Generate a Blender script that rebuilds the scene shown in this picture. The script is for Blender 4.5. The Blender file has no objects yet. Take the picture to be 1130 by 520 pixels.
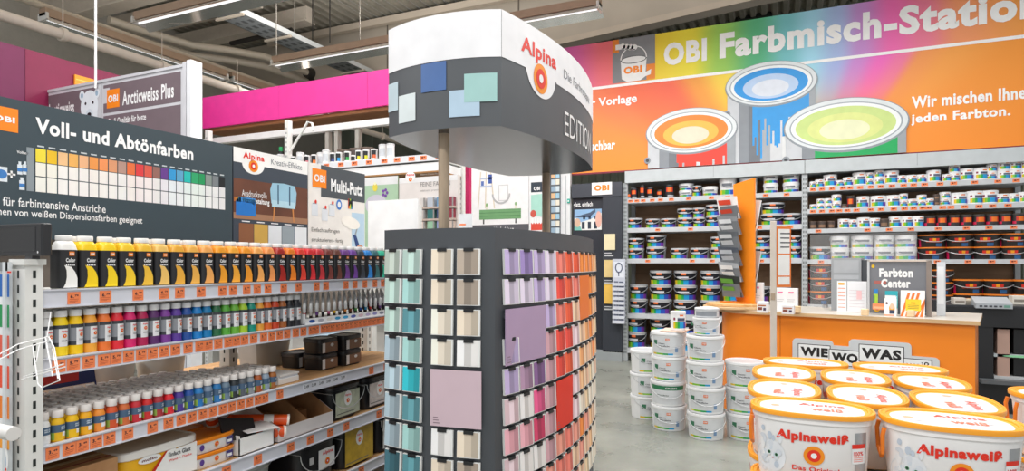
import bpy, math, random
from mathutils import Vector, Matrix
random.seed(7)
SC = bpy.context.scene
C = SC.collection
R = math.radians
PI = math.pi
# ------------------------------------------------------------------ survey of the shop: camera eye height and the store grid
EYE = 1.5
F = 670.0
YAW = R(24)
CX, HY = 565.0, 291.0
cs, sn = math.cos(YAW), math.sin(YAW)

def ray(px):
    a = (px - CX) / F
    return a * cs - sn, a * sn + cs
def onX(px, py, X):
    dx, dy = ray(px); k = X / dx
    return k * dy, EYE + (HY - py) / F * k
def onY(px, py, Y):
    dx, dy = ray(px); k = Y / dy
    return k * dx, EYE + (HY - py) / F * k
def onZ(px, py, z):
    dx, dy = ray(px); k = (z - EYE) * F / (HY - py)
    return k * dx, k * dy
def depth(x, y):
    return -x * sn + y * cs
def proj(x, y, z):
    zc = depth(x, y); xc = x * cs + y * sn
    return CX + F * xc / zc, HY - F * (z - EYE) / zc

# ------------------------------------------------------------------ materials
def lin(c):
    c = c / 255.0
    return c / 12.92 if c <= 0.04045 else ((c + 0.055) / 1.055) ** 2.4
_mats = {}
def hexrgb(h):
    return tuple(int(h[i:i + 2], 16) for i in (0, 2, 4))
def M(rgb, rough=0.45, metal=0.0, var=0.05, scale=9.0, bump=0.0, spec=0.5, emit=0.0, trans=0.0, alpha=1.0, name=None, coat=0.0):
    if isinstance(rgb, str): rgb = hexrgb(rgb)
    key = (tuple(rgb), rough, metal, var, scale, bump, spec, emit, trans, alpha, coat)
    if key in _mats: return _mats[key]
    m = bpy.data.materials.new(name or 'mat_%02x%02x%02x' % tuple(int(v) for v in rgb))
    m.use_nodes = True
    nt = m.node_tree; b = nt.nodes['Principled BSDF']
    col = (lin(rgb[0]), lin(rgb[1]), lin(rgb[2]), 1)
    b.inputs['Roughness'].default_value = rough
    b.inputs['Metallic'].default_value = metal
    b.inputs['Specular IOR Level'].default_value = spec
    b.inputs['Coat Weight'].default_value = coat
    m.diffuse_color = col
    if trans: b.inputs['Transmission Weight'].default_value = trans
    if alpha < 1: b.inputs['Alpha'].default_value = alpha
    tc = nt.nodes.new('ShaderNodeTexCoord')
    no = nt.nodes.new('ShaderNodeTexNoise'); no.inputs['Scale'].default_value = scale; no.inputs['Detail'].default_value = 2
    nt.links.new(tc.outputs['Object'], no.inputs['Vector'])
    ra = nt.nodes.new('ShaderNodeValToRGB')
    ra.color_ramp.elements[0].position = 0.3; ra.color_ramp.elements[1].position = 0.7
    ra.color_ramp.elements[0].color = tuple(v * (1 - var) for v in col[:3]) + (1,)
    ra.color_ramp.elements[1].color = tuple(min(1, v * (1 + var * .6)) for v in col[:3]) + (1,)
    nt.links.new(no.outputs['Fac'], ra.inputs['Fac'])
    nt.links.new(ra.outputs['Color'], b.inputs['Base Color'])
    if emit:
        nt.links.new(ra.outputs['Color'], b.inputs['Emission Color']); b.inputs['Emission Strength'].default_value = emit
    if bump:
        bp = nt.nodes.new('ShaderNodeBump'); bp.inputs['Strength'].default_value = bump; bp.inputs['Distance'].default_value = 0.01
        nt.links.new(no.outputs['Fac'], bp.inputs['Height']); nt.links.new(bp.outputs['Normal'], b.inputs['Normal'])
    _mats[key] = m
    return m

def wood(name, c1, c2, rough=0.5, scale=(1.5, 22, 22)):
    m = bpy.data.materials.new(name); m.use_nodes = True
    nt = m.node_tree; b = nt.nodes['Principled BSDF']; b.inputs['Roughness'].default_value = rough
    tc = nt.nodes.new('ShaderNodeTexCoord'); mp = nt.nodes.new('ShaderNodeMapping'); mp.inputs['Scale'].default_value = scale
    no = nt.nodes.new('ShaderNodeTexNoise'); no.inputs['Scale'].default_value = 2; no.inputs['Detail'].default_value = 5; no.inputs['Distortion'].default_value = .6
    ra = nt.nodes.new('ShaderNodeValToRGB'); ra.color_ramp.elements[0].position = .3; ra.color_ramp.elements[1].position = .7
    ra.color_ramp.elements[0].color = tuple(lin(v) for v in c1) + (1,); ra.color_ramp.elements[1].color = tuple(lin(v) for v in c2) + (1,)
    L = nt.links.new
    L(tc.outputs['Object'], mp.inputs['Vector']); L(mp.outputs['Vector'], no.inputs['Vector']); L(no.outputs['Fac'], ra.inputs['Fac']); L(ra.outputs['Color'], b.inputs['Base Color'])
    return m

def floor_mat():
    m = bpy.data.materials.new('polished_concrete'); m.use_nodes = True
    nt = m.node_tree; b = nt.nodes['Principled BSDF']; L = nt.links.new
    tc = nt.nodes.new('ShaderNodeTexCoord')
    n1 = nt.nodes.new('ShaderNodeTexNoise'); n1.inputs['Scale'].default_value = 1.3; n1.inputs['Detail'].default_value = 7; n1.inputs['Roughness'].default_value = .65
    n2 = nt.nodes.new('ShaderNodeTexNoise'); n2.inputs['Scale'].default_value = 60; n2.inputs['Detail'].default_value = 2
    L(tc.outputs['Object'], n1.inputs['Vector']); L(tc.outputs['Object'], n2.inputs['Vector'])
    r1 = nt.nodes.new('ShaderNodeValToRGB'); r1.color_ramp.elements[0].position = .32; r1.color_ramp.elements[1].position = .68
    r1.color_ramp.elements[0].color = (lin(118), lin(121), lin(115), 1); r1.color_ramp.elements[1].color = (lin(156), lin(158), lin(150), 1)
    L(n1.outputs['Fac'], r1.inputs['Fac'])
    mx = nt.nodes.new('ShaderNodeMix'); mx.data_type = 'RGBA'; mx.blend_type = 'OVERLAY'; mx.inputs['Factor'].default_value = .18
    L(r1.outputs['Color'], mx.inputs[6]); L(n2.outputs['Color'], mx.inputs[7]); L(mx.outputs[2], b.inputs['Base Color'])
    r2 = nt.nodes.new('ShaderNodeMapRange'); r2.inputs['To Min'].default_value = .16; r2.inputs['To Max'].default_value = .42
    L(n1.outputs['Fac'], r2.inputs['Value']); L(r2.outputs['Result'], b.inputs['Roughness'])
    return m

def attr_mat(name, rough=.45):
    m = bpy.data.materials.new(name); m.use_nodes = True
    nt = m.node_tree; b = nt.nodes['Principled BSDF']; b.inputs['Roughness'].default_value = rough
    a = nt.nodes.new('ShaderNodeVertexColor'); a.layer_name = 'print'
    nt.links.new(a.outputs['Color'], b.inputs['Base Color'])
    return m

# ------------------------------------------------------------------ text
_glyphs = {}
def glyphs(s, bold=0.0, serif=False):
    key = (s, bold)
    if key in _glyphs: return _glyphs[key]
    cu = bpy.data.curves.new('lettering', 'FONT'); cu.body = s; cu.size = 1; cu.resolution_u = 3; cu.offset = bold; cu.fill_mode = 'FRONT'
    cu.space_character = 1.0 + bold * 2.2
    ob = bpy.data.objects.new('lettering', cu); C.objects.link(ob)
    bpy.context.view_layer.update()
    dg = bpy.context.evaluated_depsgraph_get()
    me = bpy.data.meshes.new_from_object(ob.evaluated_get(dg))
    vs = [(v.co.x, v.co.y) for v in me.vertices]; fs = [tuple(p.vertices) for p in me.polygons]
    # make faces point to +z
    out = []
    for f in fs:
        a = sum(vs[f[i]][0] * vs[f[(i + 1) % len(f)]][1] - vs[f[(i + 1) % len(f)]][0] * vs[f[i]][1] for i in range(len(f)))
        out.append(f if a > 0 else tuple(reversed(f)))
    bpy.data.objects.remove(ob); bpy.data.curves.remove(cu); bpy.data.meshes.remove(me)
    x0 = min(v[0] for v in vs); x1 = max(v[0] for v in vs); y0 = min(v[1] for v in vs); y1 = max(v[1] for v in vs)
    vs = [((x - x0) / (x1 - x0), (y - y0) / (y1 - y0)) for x, y in vs]
    _glyphs[key] = (vs, out, (x1 - x0) / (y1 - y0))
    return _glyphs[key]

# ------------------------------------------------------------------ mesh builder: collects shapes, links ONE mesh object
class MB:
    def __init__(s):
        s.v = []; s.f = []; s.m = []; s.mats = []; s.col = None
    def mi(s, m):
        if m not in s.mats: s.mats.append(m)
        return s.mats.index(m)
    def face(s, pts, m):
        n = len(s.v); s.v += [tuple(p) for p in pts]; s.f.append(tuple(range(n, n + len(pts)))); s.m.append(s.mi(m))
    def raw(s, vs, fs, m):
        n = len(s.v); s.v += [tuple(p) for p in vs]
        i = s.mi(m)
        for f in fs: s.f.append(tuple(k + n for k in f)); s.m.append(i)
    def box(s, x0, x1, y0, y1, z0, z1, m, front=None, top=None, ch=0.0):
        if ch:
            # chamfered box: vertical and horizontal edges cut
            c = min(ch, (x1 - x0) * .45, (y1 - y0) * .45, (z1 - z0) * .45)
            def ringp(i, z):
                return [(x0 + c + i, y0 + i, z), (x1 - c - i, y0 + i, z), (x1 - i, y0 + c + i, z), (x1 - i, y1 - c - i, z), (x1 - c - i, y1 - i, z), (x0 + c + i, y1 - i, z), (x0 + i, y1 - c - i, z), (x0 + i, y0 + c + i, z)]
            k = c * .6
            rs = [ringp(k, z0), ringp(0, z0 + k), ringp(0, z1 - k), ringp(k, z1)]
            s.rings(rs, m, True, True, topm=top or m, mf=(lambda i, j: front if (front and j == 0) else m))
            return
        p = [(x0, y0, z0), (x1, y0, z0), (x1, y1, z0), (x0, y1, z0), (x0, y0, z1), (x1, y0, z1), (x1, y1, z1), (x0, y1, z1)]
        n = len(s.v); s.v += p
        for f, mm in (((0, 1, 5, 4), front or m), ((1, 2, 6, 5), m), ((2, 3, 7, 6), m), ((3, 0, 4, 7), m), ((4, 5, 6, 7), top or m), ((3, 2, 1, 0), m)):
            s.f.append(tuple(k + n for k in f)); s.m.append(s.mi(mm))
    def rings(s, rs, m, cap0=True, cap1=True, topm=None, mf=None):
        n0 = len(s.v); n = len(rs[0])
        for r in rs: s.v += [tuple(p) for p in r]
        for i in range(len(rs) - 1):
            for j in range(n):
                a = n0 + i * n + j; b = n0 + i * n + (j + 1) % n
                s.f.append((a, b, b + n, a + n)); s.m.append(s.mi(mf(i, j) if mf else m))
        if cap0: s.f.append(tuple(n0 + j for j in reversed(range(n)))); s.m.append(s.mi(mf(0, 0) if (mf and m is None) else (m or mf(0, 0))))
        if cap1:
            k = n0 + (len(rs) - 1) * n
            s.f.append(tuple(k + j for j in range(n))); s.m.append(s.mi(topm or m or mf(len(rs) - 2, 0)))
    def lathe(s, prof, n=24, m=None, mf=None, sx=1, sy=1, ex=2.0, cx=0, cy=0, cap0=True, cap1=True, topm=None):
        rs = []
        for p in prof:
            r, z = p[0], p[1]; e = p[2] if len(p) > 2 else ex
            ring = []
            for j in range(n):
                t = 2 * PI * (j - .5) / n
                st, ct = math.sin(t), math.cos(t)
                if e != 2.0:
                    k = (abs(st) ** e + abs(ct) ** e) ** (-1.0 / e); st *= k; ct *= k
                ring.append((cx + sx * r * st, cy - sy * r * ct, z))
            rs.append(ring)
        f = None
        if mf:
            def f(i, j):
                t = 2 * PI * j / n
                if t > PI: t -= 2 * PI
                return mf(t, (prof[i][1] + prof[i + 1][1]) / 2)
        s.rings(rs, m, cap0, cap1, topm, f)
    def cyl(s, cx, cy, z0, z1, r, m, n=16, r2=None, topm=None):
        s.lathe([(r, z0), (r if r2 is None else r2, z1)], n, m, cx=cx, cy=cy, topm=topm)
    def tube(s, pts, r, m, n=8, closed=False):
        pts = [Vector(p) for p in pts]; rs = []
        prev = None
        for i, p in enumerate(pts):
            a = pts[i - 1] if (i or closed) else p
            b = pts[(i + 1) % len(pts)] if (i < len(pts) - 1 or closed) else p
            d = (b - a).normalized()
            if prev is None:
                u = d.orthogonal().normalized()
            else:
                u = (prev - d * prev.dot(d))
                u = u.normalized() if u.length > 1e-6 else d.orthogonal().normalized()
            prev = u; w = d.cross(u)
            rs.append([p + u * (r * math.cos(2 * PI * k / n)) + w * (r * math.sin(2 * PI * k / n)) for k in range(n)])
        if closed: rs.append(rs[0])
        s.rings(rs, m, not closed, not closed)
    # ---- prints on a flat front that faces -y (x right, z up), d = small lift in front of plane y
    def rect(s, x0, z0, x1, z1, y, m):
        s.face([(x0, y, z0), (x1, y, z0), (x1, y, z1), (x0, y, z1)], m)
    def poly(s, pts, y, m):
        a = sum(pts[i][0] * pts[(i + 1) % len(pts)][1] - pts[(i + 1) % len(pts)][0] * pts[i][1] for i in range(len(pts)))
        if a < 0: pts = pts[::-1]
        s.face([(x, y, z) for x, z in pts], m)
    def ell(s, cx, cz, rx, rz, y, m, n=28, rot=0.0):
        c, w = math.cos(rot), math.sin(rot)
        s.face([(cx + c * rx * math.cos(2 * PI * k / n) - w * rz * math.sin(2 * PI * k / n), y, cz + w * rx * math.cos(2 * PI * k / n) + c * rz * math.sin(2 * PI * k / n)) for k in range(n)], m)
    def text(s, t, x0, z0, x1, z1, y, m, bold=0.0, keep=False, shear=0.0):
        vs, fs, asp = glyphs(t, bold)
        if keep:
            w = asp * (z1 - z0)
            if w < x1 - x0: x1 = x0 + w
        s.raw([(x0 + (u + shear * v) * (x1 - x0), y, z0 + v * (z1 - z0)) for u, v in vs], fs, m)
    def wrap_text(s, t, x0, z0, x1, z1, fn, m, bold=0.0):
        vs, fs, asp = glyphs(t, bold)
        s.raw([fn(x0 + u * (x1 - x0), z0 + v * (z1 - z0)) for u, v in vs], fs, m)
    def build(s, name, parent=None, loc=(0, 0, 0), rotz=0.0, angle=35, smooth=True, xf=None):
        me = bpy.data.meshes.new(name)
        vs = s.v if xf is None else [tuple(xf @ Vector(v)) for v in s.v]
        me.from_pydata(vs, [], s.f)
        for m in s.mats: me.materials.append(m)
        me.polygons.foreach_set('material_index', s.m)
        if s.col:
            ca = me.color_attributes.new('print', 'FLOAT_COLOR', 'POINT')
            flat = []
            for i in range(len(me.vertices)): flat += list(s.col.get(i, (1, 1, 1))) + [1]
            ca.data.foreach_set('color', flat)
        if smooth:
            me.polygons.foreach_set('use_smooth', [True] * len(me.polygons))
            me.set_sharp_from_angle(angle=R(angle))
        me.update()
        o = bpy.data.objects.new(name, me); C.objects.link(o)
        o.location = loc; o.rotation_euler = (0, 0, rotz)
        if parent: o.parent = parent
        return o

def tag(o, label, cat, group=None, kind=None):
    o['label'] = label; o['category'] = cat
    if group: o['group'] = group
    if kind: o['kind'] = kind
    return o
def struct(o):
    o['kind'] = 'structure'; return o
def thing(name, label, cat, loc=(0, 0, 0), rotz=0.0, group=None):
    o = bpy.data.objects.new(name, None); C.objects.link(o)
    o.empty_display_size = .05; o.location = loc; o.rotation_euler = (0, 0, rotz)
    return tag(o, label, cat, group)
_kids = {}
def kids(o):
    if o.name not in _kids: _kids[o.name] = list(o.children)
    return _kids[o.name]
def dup(src, loc, rotz=None, label=None, group=None, parent=None):
    r = src.copy(); C.objects.link(r); r.location = loc
    if rotz is not None: r.rotation_euler = (0, 0, rotz)
    if parent: r.parent = parent
    if label: r['label'] = label
    if group: r['group'] = group
    for ch in kids(src):
        c = ch.copy(); C.objects.link(c); c.parent = r
        for g in kids(ch):
            d = g.copy(); C.objects.link(d); d.parent = c
    return r
class Proto:
    """first placing moves the built thing itself, later ones copy it"""
    def __init__(s, root): s.root = root; s.used = False; kids(root); [kids(k) for k in kids(root)]
    def put(s, loc, rotz=0.0, label=None, group=None):
        if not s.used:
            s.used = True; o = s.root
            o.location = loc; o.rotation_euler = (0, 0, rotz)
            if label: o['label'] = label
            if group: o['group'] = group
            return o
        return dup(s.root, loc, rotz, label, group)
ORD = 'zeroth first second third fourth fifth sixth seventh eighth ninth tenth eleventh twelfth thirteenth fourteenth fifteenth sixteenth seventeenth eighteenth nineteenth twentieth twenty-first twenty-second twenty-third twenty-fourth twenty-fifth twenty-sixth twenty-seventh twenty-eighth twenty-ninth thirtieth thirty-first thirty-second thirty-third thirty-fourth thirty-fifth thirty-sixth thirty-seventh thirty-eighth thirty-ninth fortieth'.split()

# ------------------------------------------------------------------ shared materials
WHITE = M('f4f4f4', .4); PAPER = M('f6f5f2', .6); OFFW = M('e9e9ea', .5)
RAIL = M('d9dbe4', .35); METAL = M('c9ced0', .4, .0); STEELW = M('e6e6e2', .45)
DARK = M('2a2c30', .5); BLACK = M('17181b', .45); NAVY = M('33434f', .5); CHAR = M('474b50', .5)
ORANGE = M('fa8a12', .45); TAGO = M('f98a55', .55); RED = M('e8301c', .4); ALPO = M('f7941d', .4)
GREY = M('9a9c9f', .5); LGREY = M('c4c6c9', .5); SILVER = M('b9bcc0', .28, .9); MAGENTA = M('ea2f95', .5); DMAG = M('c01f5e', .5)
SHELFWOOD = wood('chipboard', (186, 140, 92), (212, 168, 118), .6, (3, 14, 14))
BROWNWOOD = wood('brown_plywood', (128, 80, 44), (156, 104, 62), .55, (1, 16, 16))
TOPWOOD = wood('worktop_oak', (196, 158, 112), (222, 190, 146), .4)
POLEWOOD = wood('pale_pole_wood', (160, 142, 120), (184, 164, 140), .45, (20, 20, 2))
CARDB = wood('cardboard', (168, 122, 80), (190, 144, 100), .7, (6, 6, 6))
RAINBOW = [M(h, .4) for h in ('e8c51e', '7fbf2a', '18a35a', '1a9ad6', '2b50b8', '6a2c97')]
# ================================================================== the hall
b = MB(); b.face([(-14, -4, 0), (7, -4, 0), (7, 16, 0), (-14, 16, 0)], floor_mat()); struct(b.build('floor'))
# corrugated roof deck, ribs along the aisle
ROOFM = M('a8a294', .6, .0, .12, 3)
b = MB(); per = .24; x = -14.0
while x < 7:
    zt = 7.42 + (x + 14) * .01
    q = [(x, zt), (x + per * .3, zt), (x + per * .45, zt - .07), (x + per * .85, zt - .07), (x + per, zt)]
    for (xa, za), (xb, zb) in zip(q, q[1:]):
        b.face([(xa, 2, za), (xa, 16, za), (xb, 16, zb), (xb, 2, zb)], ROOFM)
    x += per
struct(b.build('ceiling', smooth=False))
# cladding of the far wall
CLAD = M('7f8578', .6, 0, .1, 2)
b = MB(); x = -14.0
while x < 7:
    q = [(x, 16), (x + .16, 16), (x + .2, 15.95), (x + .36, 15.95), (x + .4, 16)]
    for (xa, ya), (xb, yb) in zip(q, q[1:]):
        b.face([(xa, ya, 0), (xb, yb, 0), (xb, yb, 8), (xa, ya, 8)], CLAD)
    x += .4
struct(b.build('wall_back', smooth=False))
b = MB(); b.box(-14.2, -14, -4, 16, 0, 8, M('b9b4aa', .7)); struct(b.build('wall_left'))
# dark vent window high in the cladding
b = MB(); X0, z0 = onY(812, 30, 15.9); X1, z1 = onY(852, 2, 15.9)
b.box(X0, X1, 15.86, 15.93, z0, z1, M('3a3d3a', .5))
for k in range(9):
    zz = z0 + (k + .5) * (z1 - z0) / 9
    b.box(X0 + .05, X1 - .05, 15.82, 15.87, zz - .04, zz + .04, M('4d514c', .5))
tag(b.build('louvre_vent'), 'dark louvred vent high in the cladding above the rainbow banner', 'vent')
# big concrete girder across the hall
CONC = M('c3b8a9', .75, 0, .06, 1.5, .1); BEIGE = M('cdbfae', .6, 0, .06, 3)
b = MB()
gY = 12.0
def gz(X, lo): return (6.37 + .055 * X) if lo else (7.56 + .018 * X)
for (y0, y1) in ((gY, gY + .35),):
    P = [(-14, gz(-4, 1) - .25), (-9, 5.95), (-4.3, 6.09), (-.43, 6.36), (7, 6.75)]
    Q = [(-14, 7.28), (-9, 7.27), (-4.3, 7.4), (-.43, 7.48), (7, 7.6)]
    for i in range(4):
        a0, a1, t0, t1 = P[i], P[i + 1], Q[i], Q[i + 1]
        b.face([(a0[0], y0, a0[1]), (a1[0], y0, a1[1]), (t1[0], y0, t1[1]), (t0[0], y0, t0[1])], CONC)
        b.face([(a0[0], y0, a0[1]), (a0[0], y1, a0[1]), (a1[0], y1, a1[1]), (a1[0], y0, a1[1])], CONC)
        b.face([(a1[0], y1, a1[1]), (a0[0], y1, a0[1]), (t0[0], y1, t0[1]), (t1[0], y1, t1[1])], CONC)
        # pale flange along the lower edge
        b.face([(a0[0], y0 - .03, a0[1] - .02), (a1[0], y0 - .03, a1[1] - .02), (a1[0], y0 - .03, a1[1] + .1), (a0[0], y0 - .03, a0[1] + .1)], BEIGE)
        b.face([(a0[0], y0 - .03, a0[1] + .1), (a1[0], y0 - .03, a1[1] + .1), (a1[0], y0, a1[1] + .1), (a0[0], y0, a0[1] + .1)], BEIGE)
    for xx in (-8.6, -7.9, -5.2):
        b.box(xx, xx + .03, y0 - .012, y0, 6.15, 7.3, M('7a7166', .7))
o = b.build('concrete_girder', smooth=False); o['kind'] = 'structure'
# purlin rail just under the deck, in front of the girder
b = MB(); b.box(-12, 4, 11.6, 11.72, 7.05, 7.2, BEIGE); struct(b.build('purlin_beam'))
for (yy, zz, hh) in ((7.3, 6.35, .5), (8.9, 6.7, .4), (10.4, 6.9, .3)):
    b = MB(); b.box(-14, -9.6, yy, yy + .22, zz, zz + hh, M('d6cabb', .65)); b.box(-14, -9.6, yy - .05, yy + .27, zz - .04, zz, M('d6cabb', .65))
    struct(b.build('roof_beam'))
# magenta fascias above the wall racks
b = MB(); FY = 5.3
xs = [-6.55, -5.3, -4.05, -2.7]
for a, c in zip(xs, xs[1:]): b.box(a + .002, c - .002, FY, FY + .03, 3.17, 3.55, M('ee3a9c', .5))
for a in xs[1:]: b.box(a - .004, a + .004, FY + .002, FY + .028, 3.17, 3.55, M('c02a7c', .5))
b.box(-6.55, -2.7, FY + .03, FY + .5, 3.13, 3.165, BROWNWOOD)
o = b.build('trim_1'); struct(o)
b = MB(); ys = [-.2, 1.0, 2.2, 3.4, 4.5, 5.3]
for a, c in zip(ys, ys[1:]): b.box(-6.62, -6.59, a, c - .004, 2.75, 3.55, M('7e0f40' if int(a) % 2 else '6e1148', .5))  # same magenta fascia, its shade put into the colour as darker tones
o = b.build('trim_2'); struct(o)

# ================================================================== pipes, tray, lamps, rods under the roof
def straight_pipe(name, label, cat, p, q, r, m, clamps=0):
    t = thing(name, label, cat, p)
    d = Vector(q) - Vector(p)
    b = MB(); b.tube([(0, 0, 0), tuple(d)], r, m, 12); b.build('pipe_body', t)
    for k in range(clamps):
        c = d * ((k + .5) / clamps); b = MB(); u = d.normalized() * .03
        b.tube([tuple(c - u), tuple(c + u)], r * 1.35, m, 12); b.box(c.x - .004, c.x + .004, c.y - .004, c.y + .004, c.z, c.z + .5, m); b.build('clamp', t)
    return t
straight_pipe('ceiling_pipe', 'thick beige pipe running above the dark magenta fascia', 'pipe', (-8.04, 0, 4.3), (-8.04, 13, 4.3), .062, M('d8ccbf', .5), 10)
straight_pipe('cable_conduit', 'thin beige conduit running above the slim lamp line at upper left', 'pipe', (-9.34, 0, 5.06), (-9.34, 15, 5.06), .05, M('cbbfae', .5))
for k, (dz, lab) in enumerate(((0, 'upper of two bent beige ducts under the corrugated roof'), (-.28, 'lower of two bent beige ducts under the corrugated roof'))):
    pts = []
    for (px, py) in ((120, 22), (165, 36), (212, 50), (250, 55), (290, 62), (342, 81)):
        X, Y = onZ(px, py + k * 6, 6.0); pts.append((X, Y, 6.0 + dz * .35))
    t = thing('bent_duct', lab, 'duct', pts[0])
    b = MB(); b.tube([tuple(Vector(p) - Vector(pts[0])) for p in pts], .075, M('b9ad9c', .5), 12); b.build('duct_body', t)
    b = MB(); e = Vector(pts[-1]) - Vector(pts[0]); dd = (Vector(pts[-1]) - Vector(pts[-2])).normalized()
    b.tube([tuple(e - dd * .1), tuple(e + dd * .06)], .13, M('2b2723', .6), 14); b.build('duct_collar', t)
# perforated cable tray
t = thing('cable_tray', 'grey perforated cable tray hanging under the corrugated roof', 'cable tray', (-9.15, 6.4, 6.0))
b = MB(); TM = M('84888a', .5, .0, .25, 60)
b.box(-.28, .28, 0, 6.6, 0, .01, TM)
for k in range(26): 
    for j in range(3): b.box(-.2 + j * .16, -.12 + j * .16, .1 + k * .25, .22 + k * .25, -.003, 0, M('55585a', .6))
b.build('tray_floor', t)
for sx in (-.28, .27):
    b = MB(); b.box(sx, sx + .015, 0, 6.6, 0, .1, M('e2e5e6', .4)); b.build('tray_side', t)
for k in range(6):
    b = MB(); b.box(-.34, .34, .4 + k * 1.15, .45 + k * 1.15, -.05, -.01, BEIGE); b.build('hanger_bracket', t)
# lamps
LENS = M('fbfbff', .3, emit=1.0, name='lit_diffuser'); REFL = M('f0f2f4', .12, .95, .02)
def lamp(label, loc, rotz, L):
    t = thing('strip_light', label, 'ceiling light', loc, rotz)
    b = MB(); b.box(0, L, -.07, .07, .06, .17, M('b79c86', .5)); b.build('mounting_rail', t)
    b = MB()
    for s in (-1, 1):
        b.face([(0, s * .03, .06), (L, s * .03, .06), (L, s * .17, -.04), (0, s * .17, -.04)][::s], REFL)
        b.face([(0, s * .032, .066), (L, s * .032, .066), (L, s * .174, -.038), (0, s * .174, -.038)][::-s], M('d8d2cc', .4))
    b.build('reflector', t)
    b = MB(); b.tube([(.04, 0, .03), (L - .04, 0, .03)], .016, LENS, 10); b.build('tube', t)
    for xx in (0, L - .03):
        b = MB(); b.box(xx, xx + .03, -.1, .1, 0, .1, M('e8e6e2', .4)); b.build('end_cap', t)
    return t
X0 = onZ(303, 72, 4.95)[0]
lamp('strip light with pink reflections above the magenta fascia', (-8.1, 8.0, 4.93), 0, 2.65)
lamp('strip light behind the white top of the colour stand', (-5.3, 8.0, 4.93), 0, 3.05)
xa = onY(152, 20, 5.75)[0]; xb = onY(243, 2, 5.75)[0]
lamp('strip light with teal and pink reflections, nearest the camera overhead', (xa, 5.75, 4.9), 0, 2.7)
lamp('slim strip light running along the far left aisle below the conduit', (-9.3, 5.0, 4.85), R(90), 3.0)
lamp('far end strip light of the far left aisle under the conduit', (-9.3, 8.1, 4.85), R(90), 3.0)
def rod(label, px, py0, z0, z1, ref, r=.008, m=None):
    X, Y = ref
    b = MB(); b.tube([(0, 0, 0), (0, 0, z1 - z0)], r, m or M('8f8a82', .5), 6)
    tag(b.build('hanging_rod', loc=(X, Y, z0)), label, 'rod')
for (px, Y, z0, lab) in ((305, 8.04, 5.02, 'left hanging rod on the pink-lit strip light'), (397, 8.04, 5.02, 'right hanging rod on the pink-lit strip light'),):
    dx, dy = ray(px); k = Y / dy; rod(lab, px, 0, z0, 7.42, (k * dx, Y))
for (px, py, lab) in ((325, 44, 'thin rod carrying the far end of the cable tray'), (247, 15, 'thin rod carrying the near part of the cable tray')):
    X, Y = onZ(px, py, 6.0); rod(lab, px, 0, 6.0, 7.42, (X, Y))
for (px, py, lab) in ((345, 55, 'thin black rod hanging from the roof beside the tray'), (364, 48, 'thin black rod hanging left of the girder joints')):
    X, Y = onZ(px, py, 6.1); rod(lab, px, 0, 6.1, 7.42, (X, Y), .012, M('2a2826', .6))
# black spar pipes crossing under the deck
for (p, q, lab) in (((178, 28), (262, 12), 'black sprinkler pipe crossing left of the cable tray'), ((255, 48), (322, 33), 'black sprinkler pipe crossing beyond the cable tray')):
    a = onZ(p[0], p[1], 6.3); c = onZ(q[0], q[1], 6.3)
    straight_pipe('sprinkler_pipe', lab, 'pipe', (a[0], a[1], 6.3), (c[0], c[1], 6.3), .05, M('24211f', .5))

# ================================================================== OBI logo helper (orange slab letters on white or white on orange)
def obi(b, x0, z0, x1, z1, y, bg, fg):
    b.rect(x0, z0, x1, z1, y, bg)
    w = x1 - x0; h = z1 - z0
    b.text('OBI', x0 + w * .12, z0 + h * .3, x1 - w * .12, z0 + h * .7, y - .001, fg, .035)
def alpina_logo(b, cx, cz, r, y, m1=None):
    b.ell(cx, cz, r, r * 1.0, y, m1 or ALPO); b.ell(cx, cz, r * .62, r * .62, y - .0008, RED); b.ell(cx, cz, r * .27, r * .27, y - .0016, WHITE)

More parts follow.
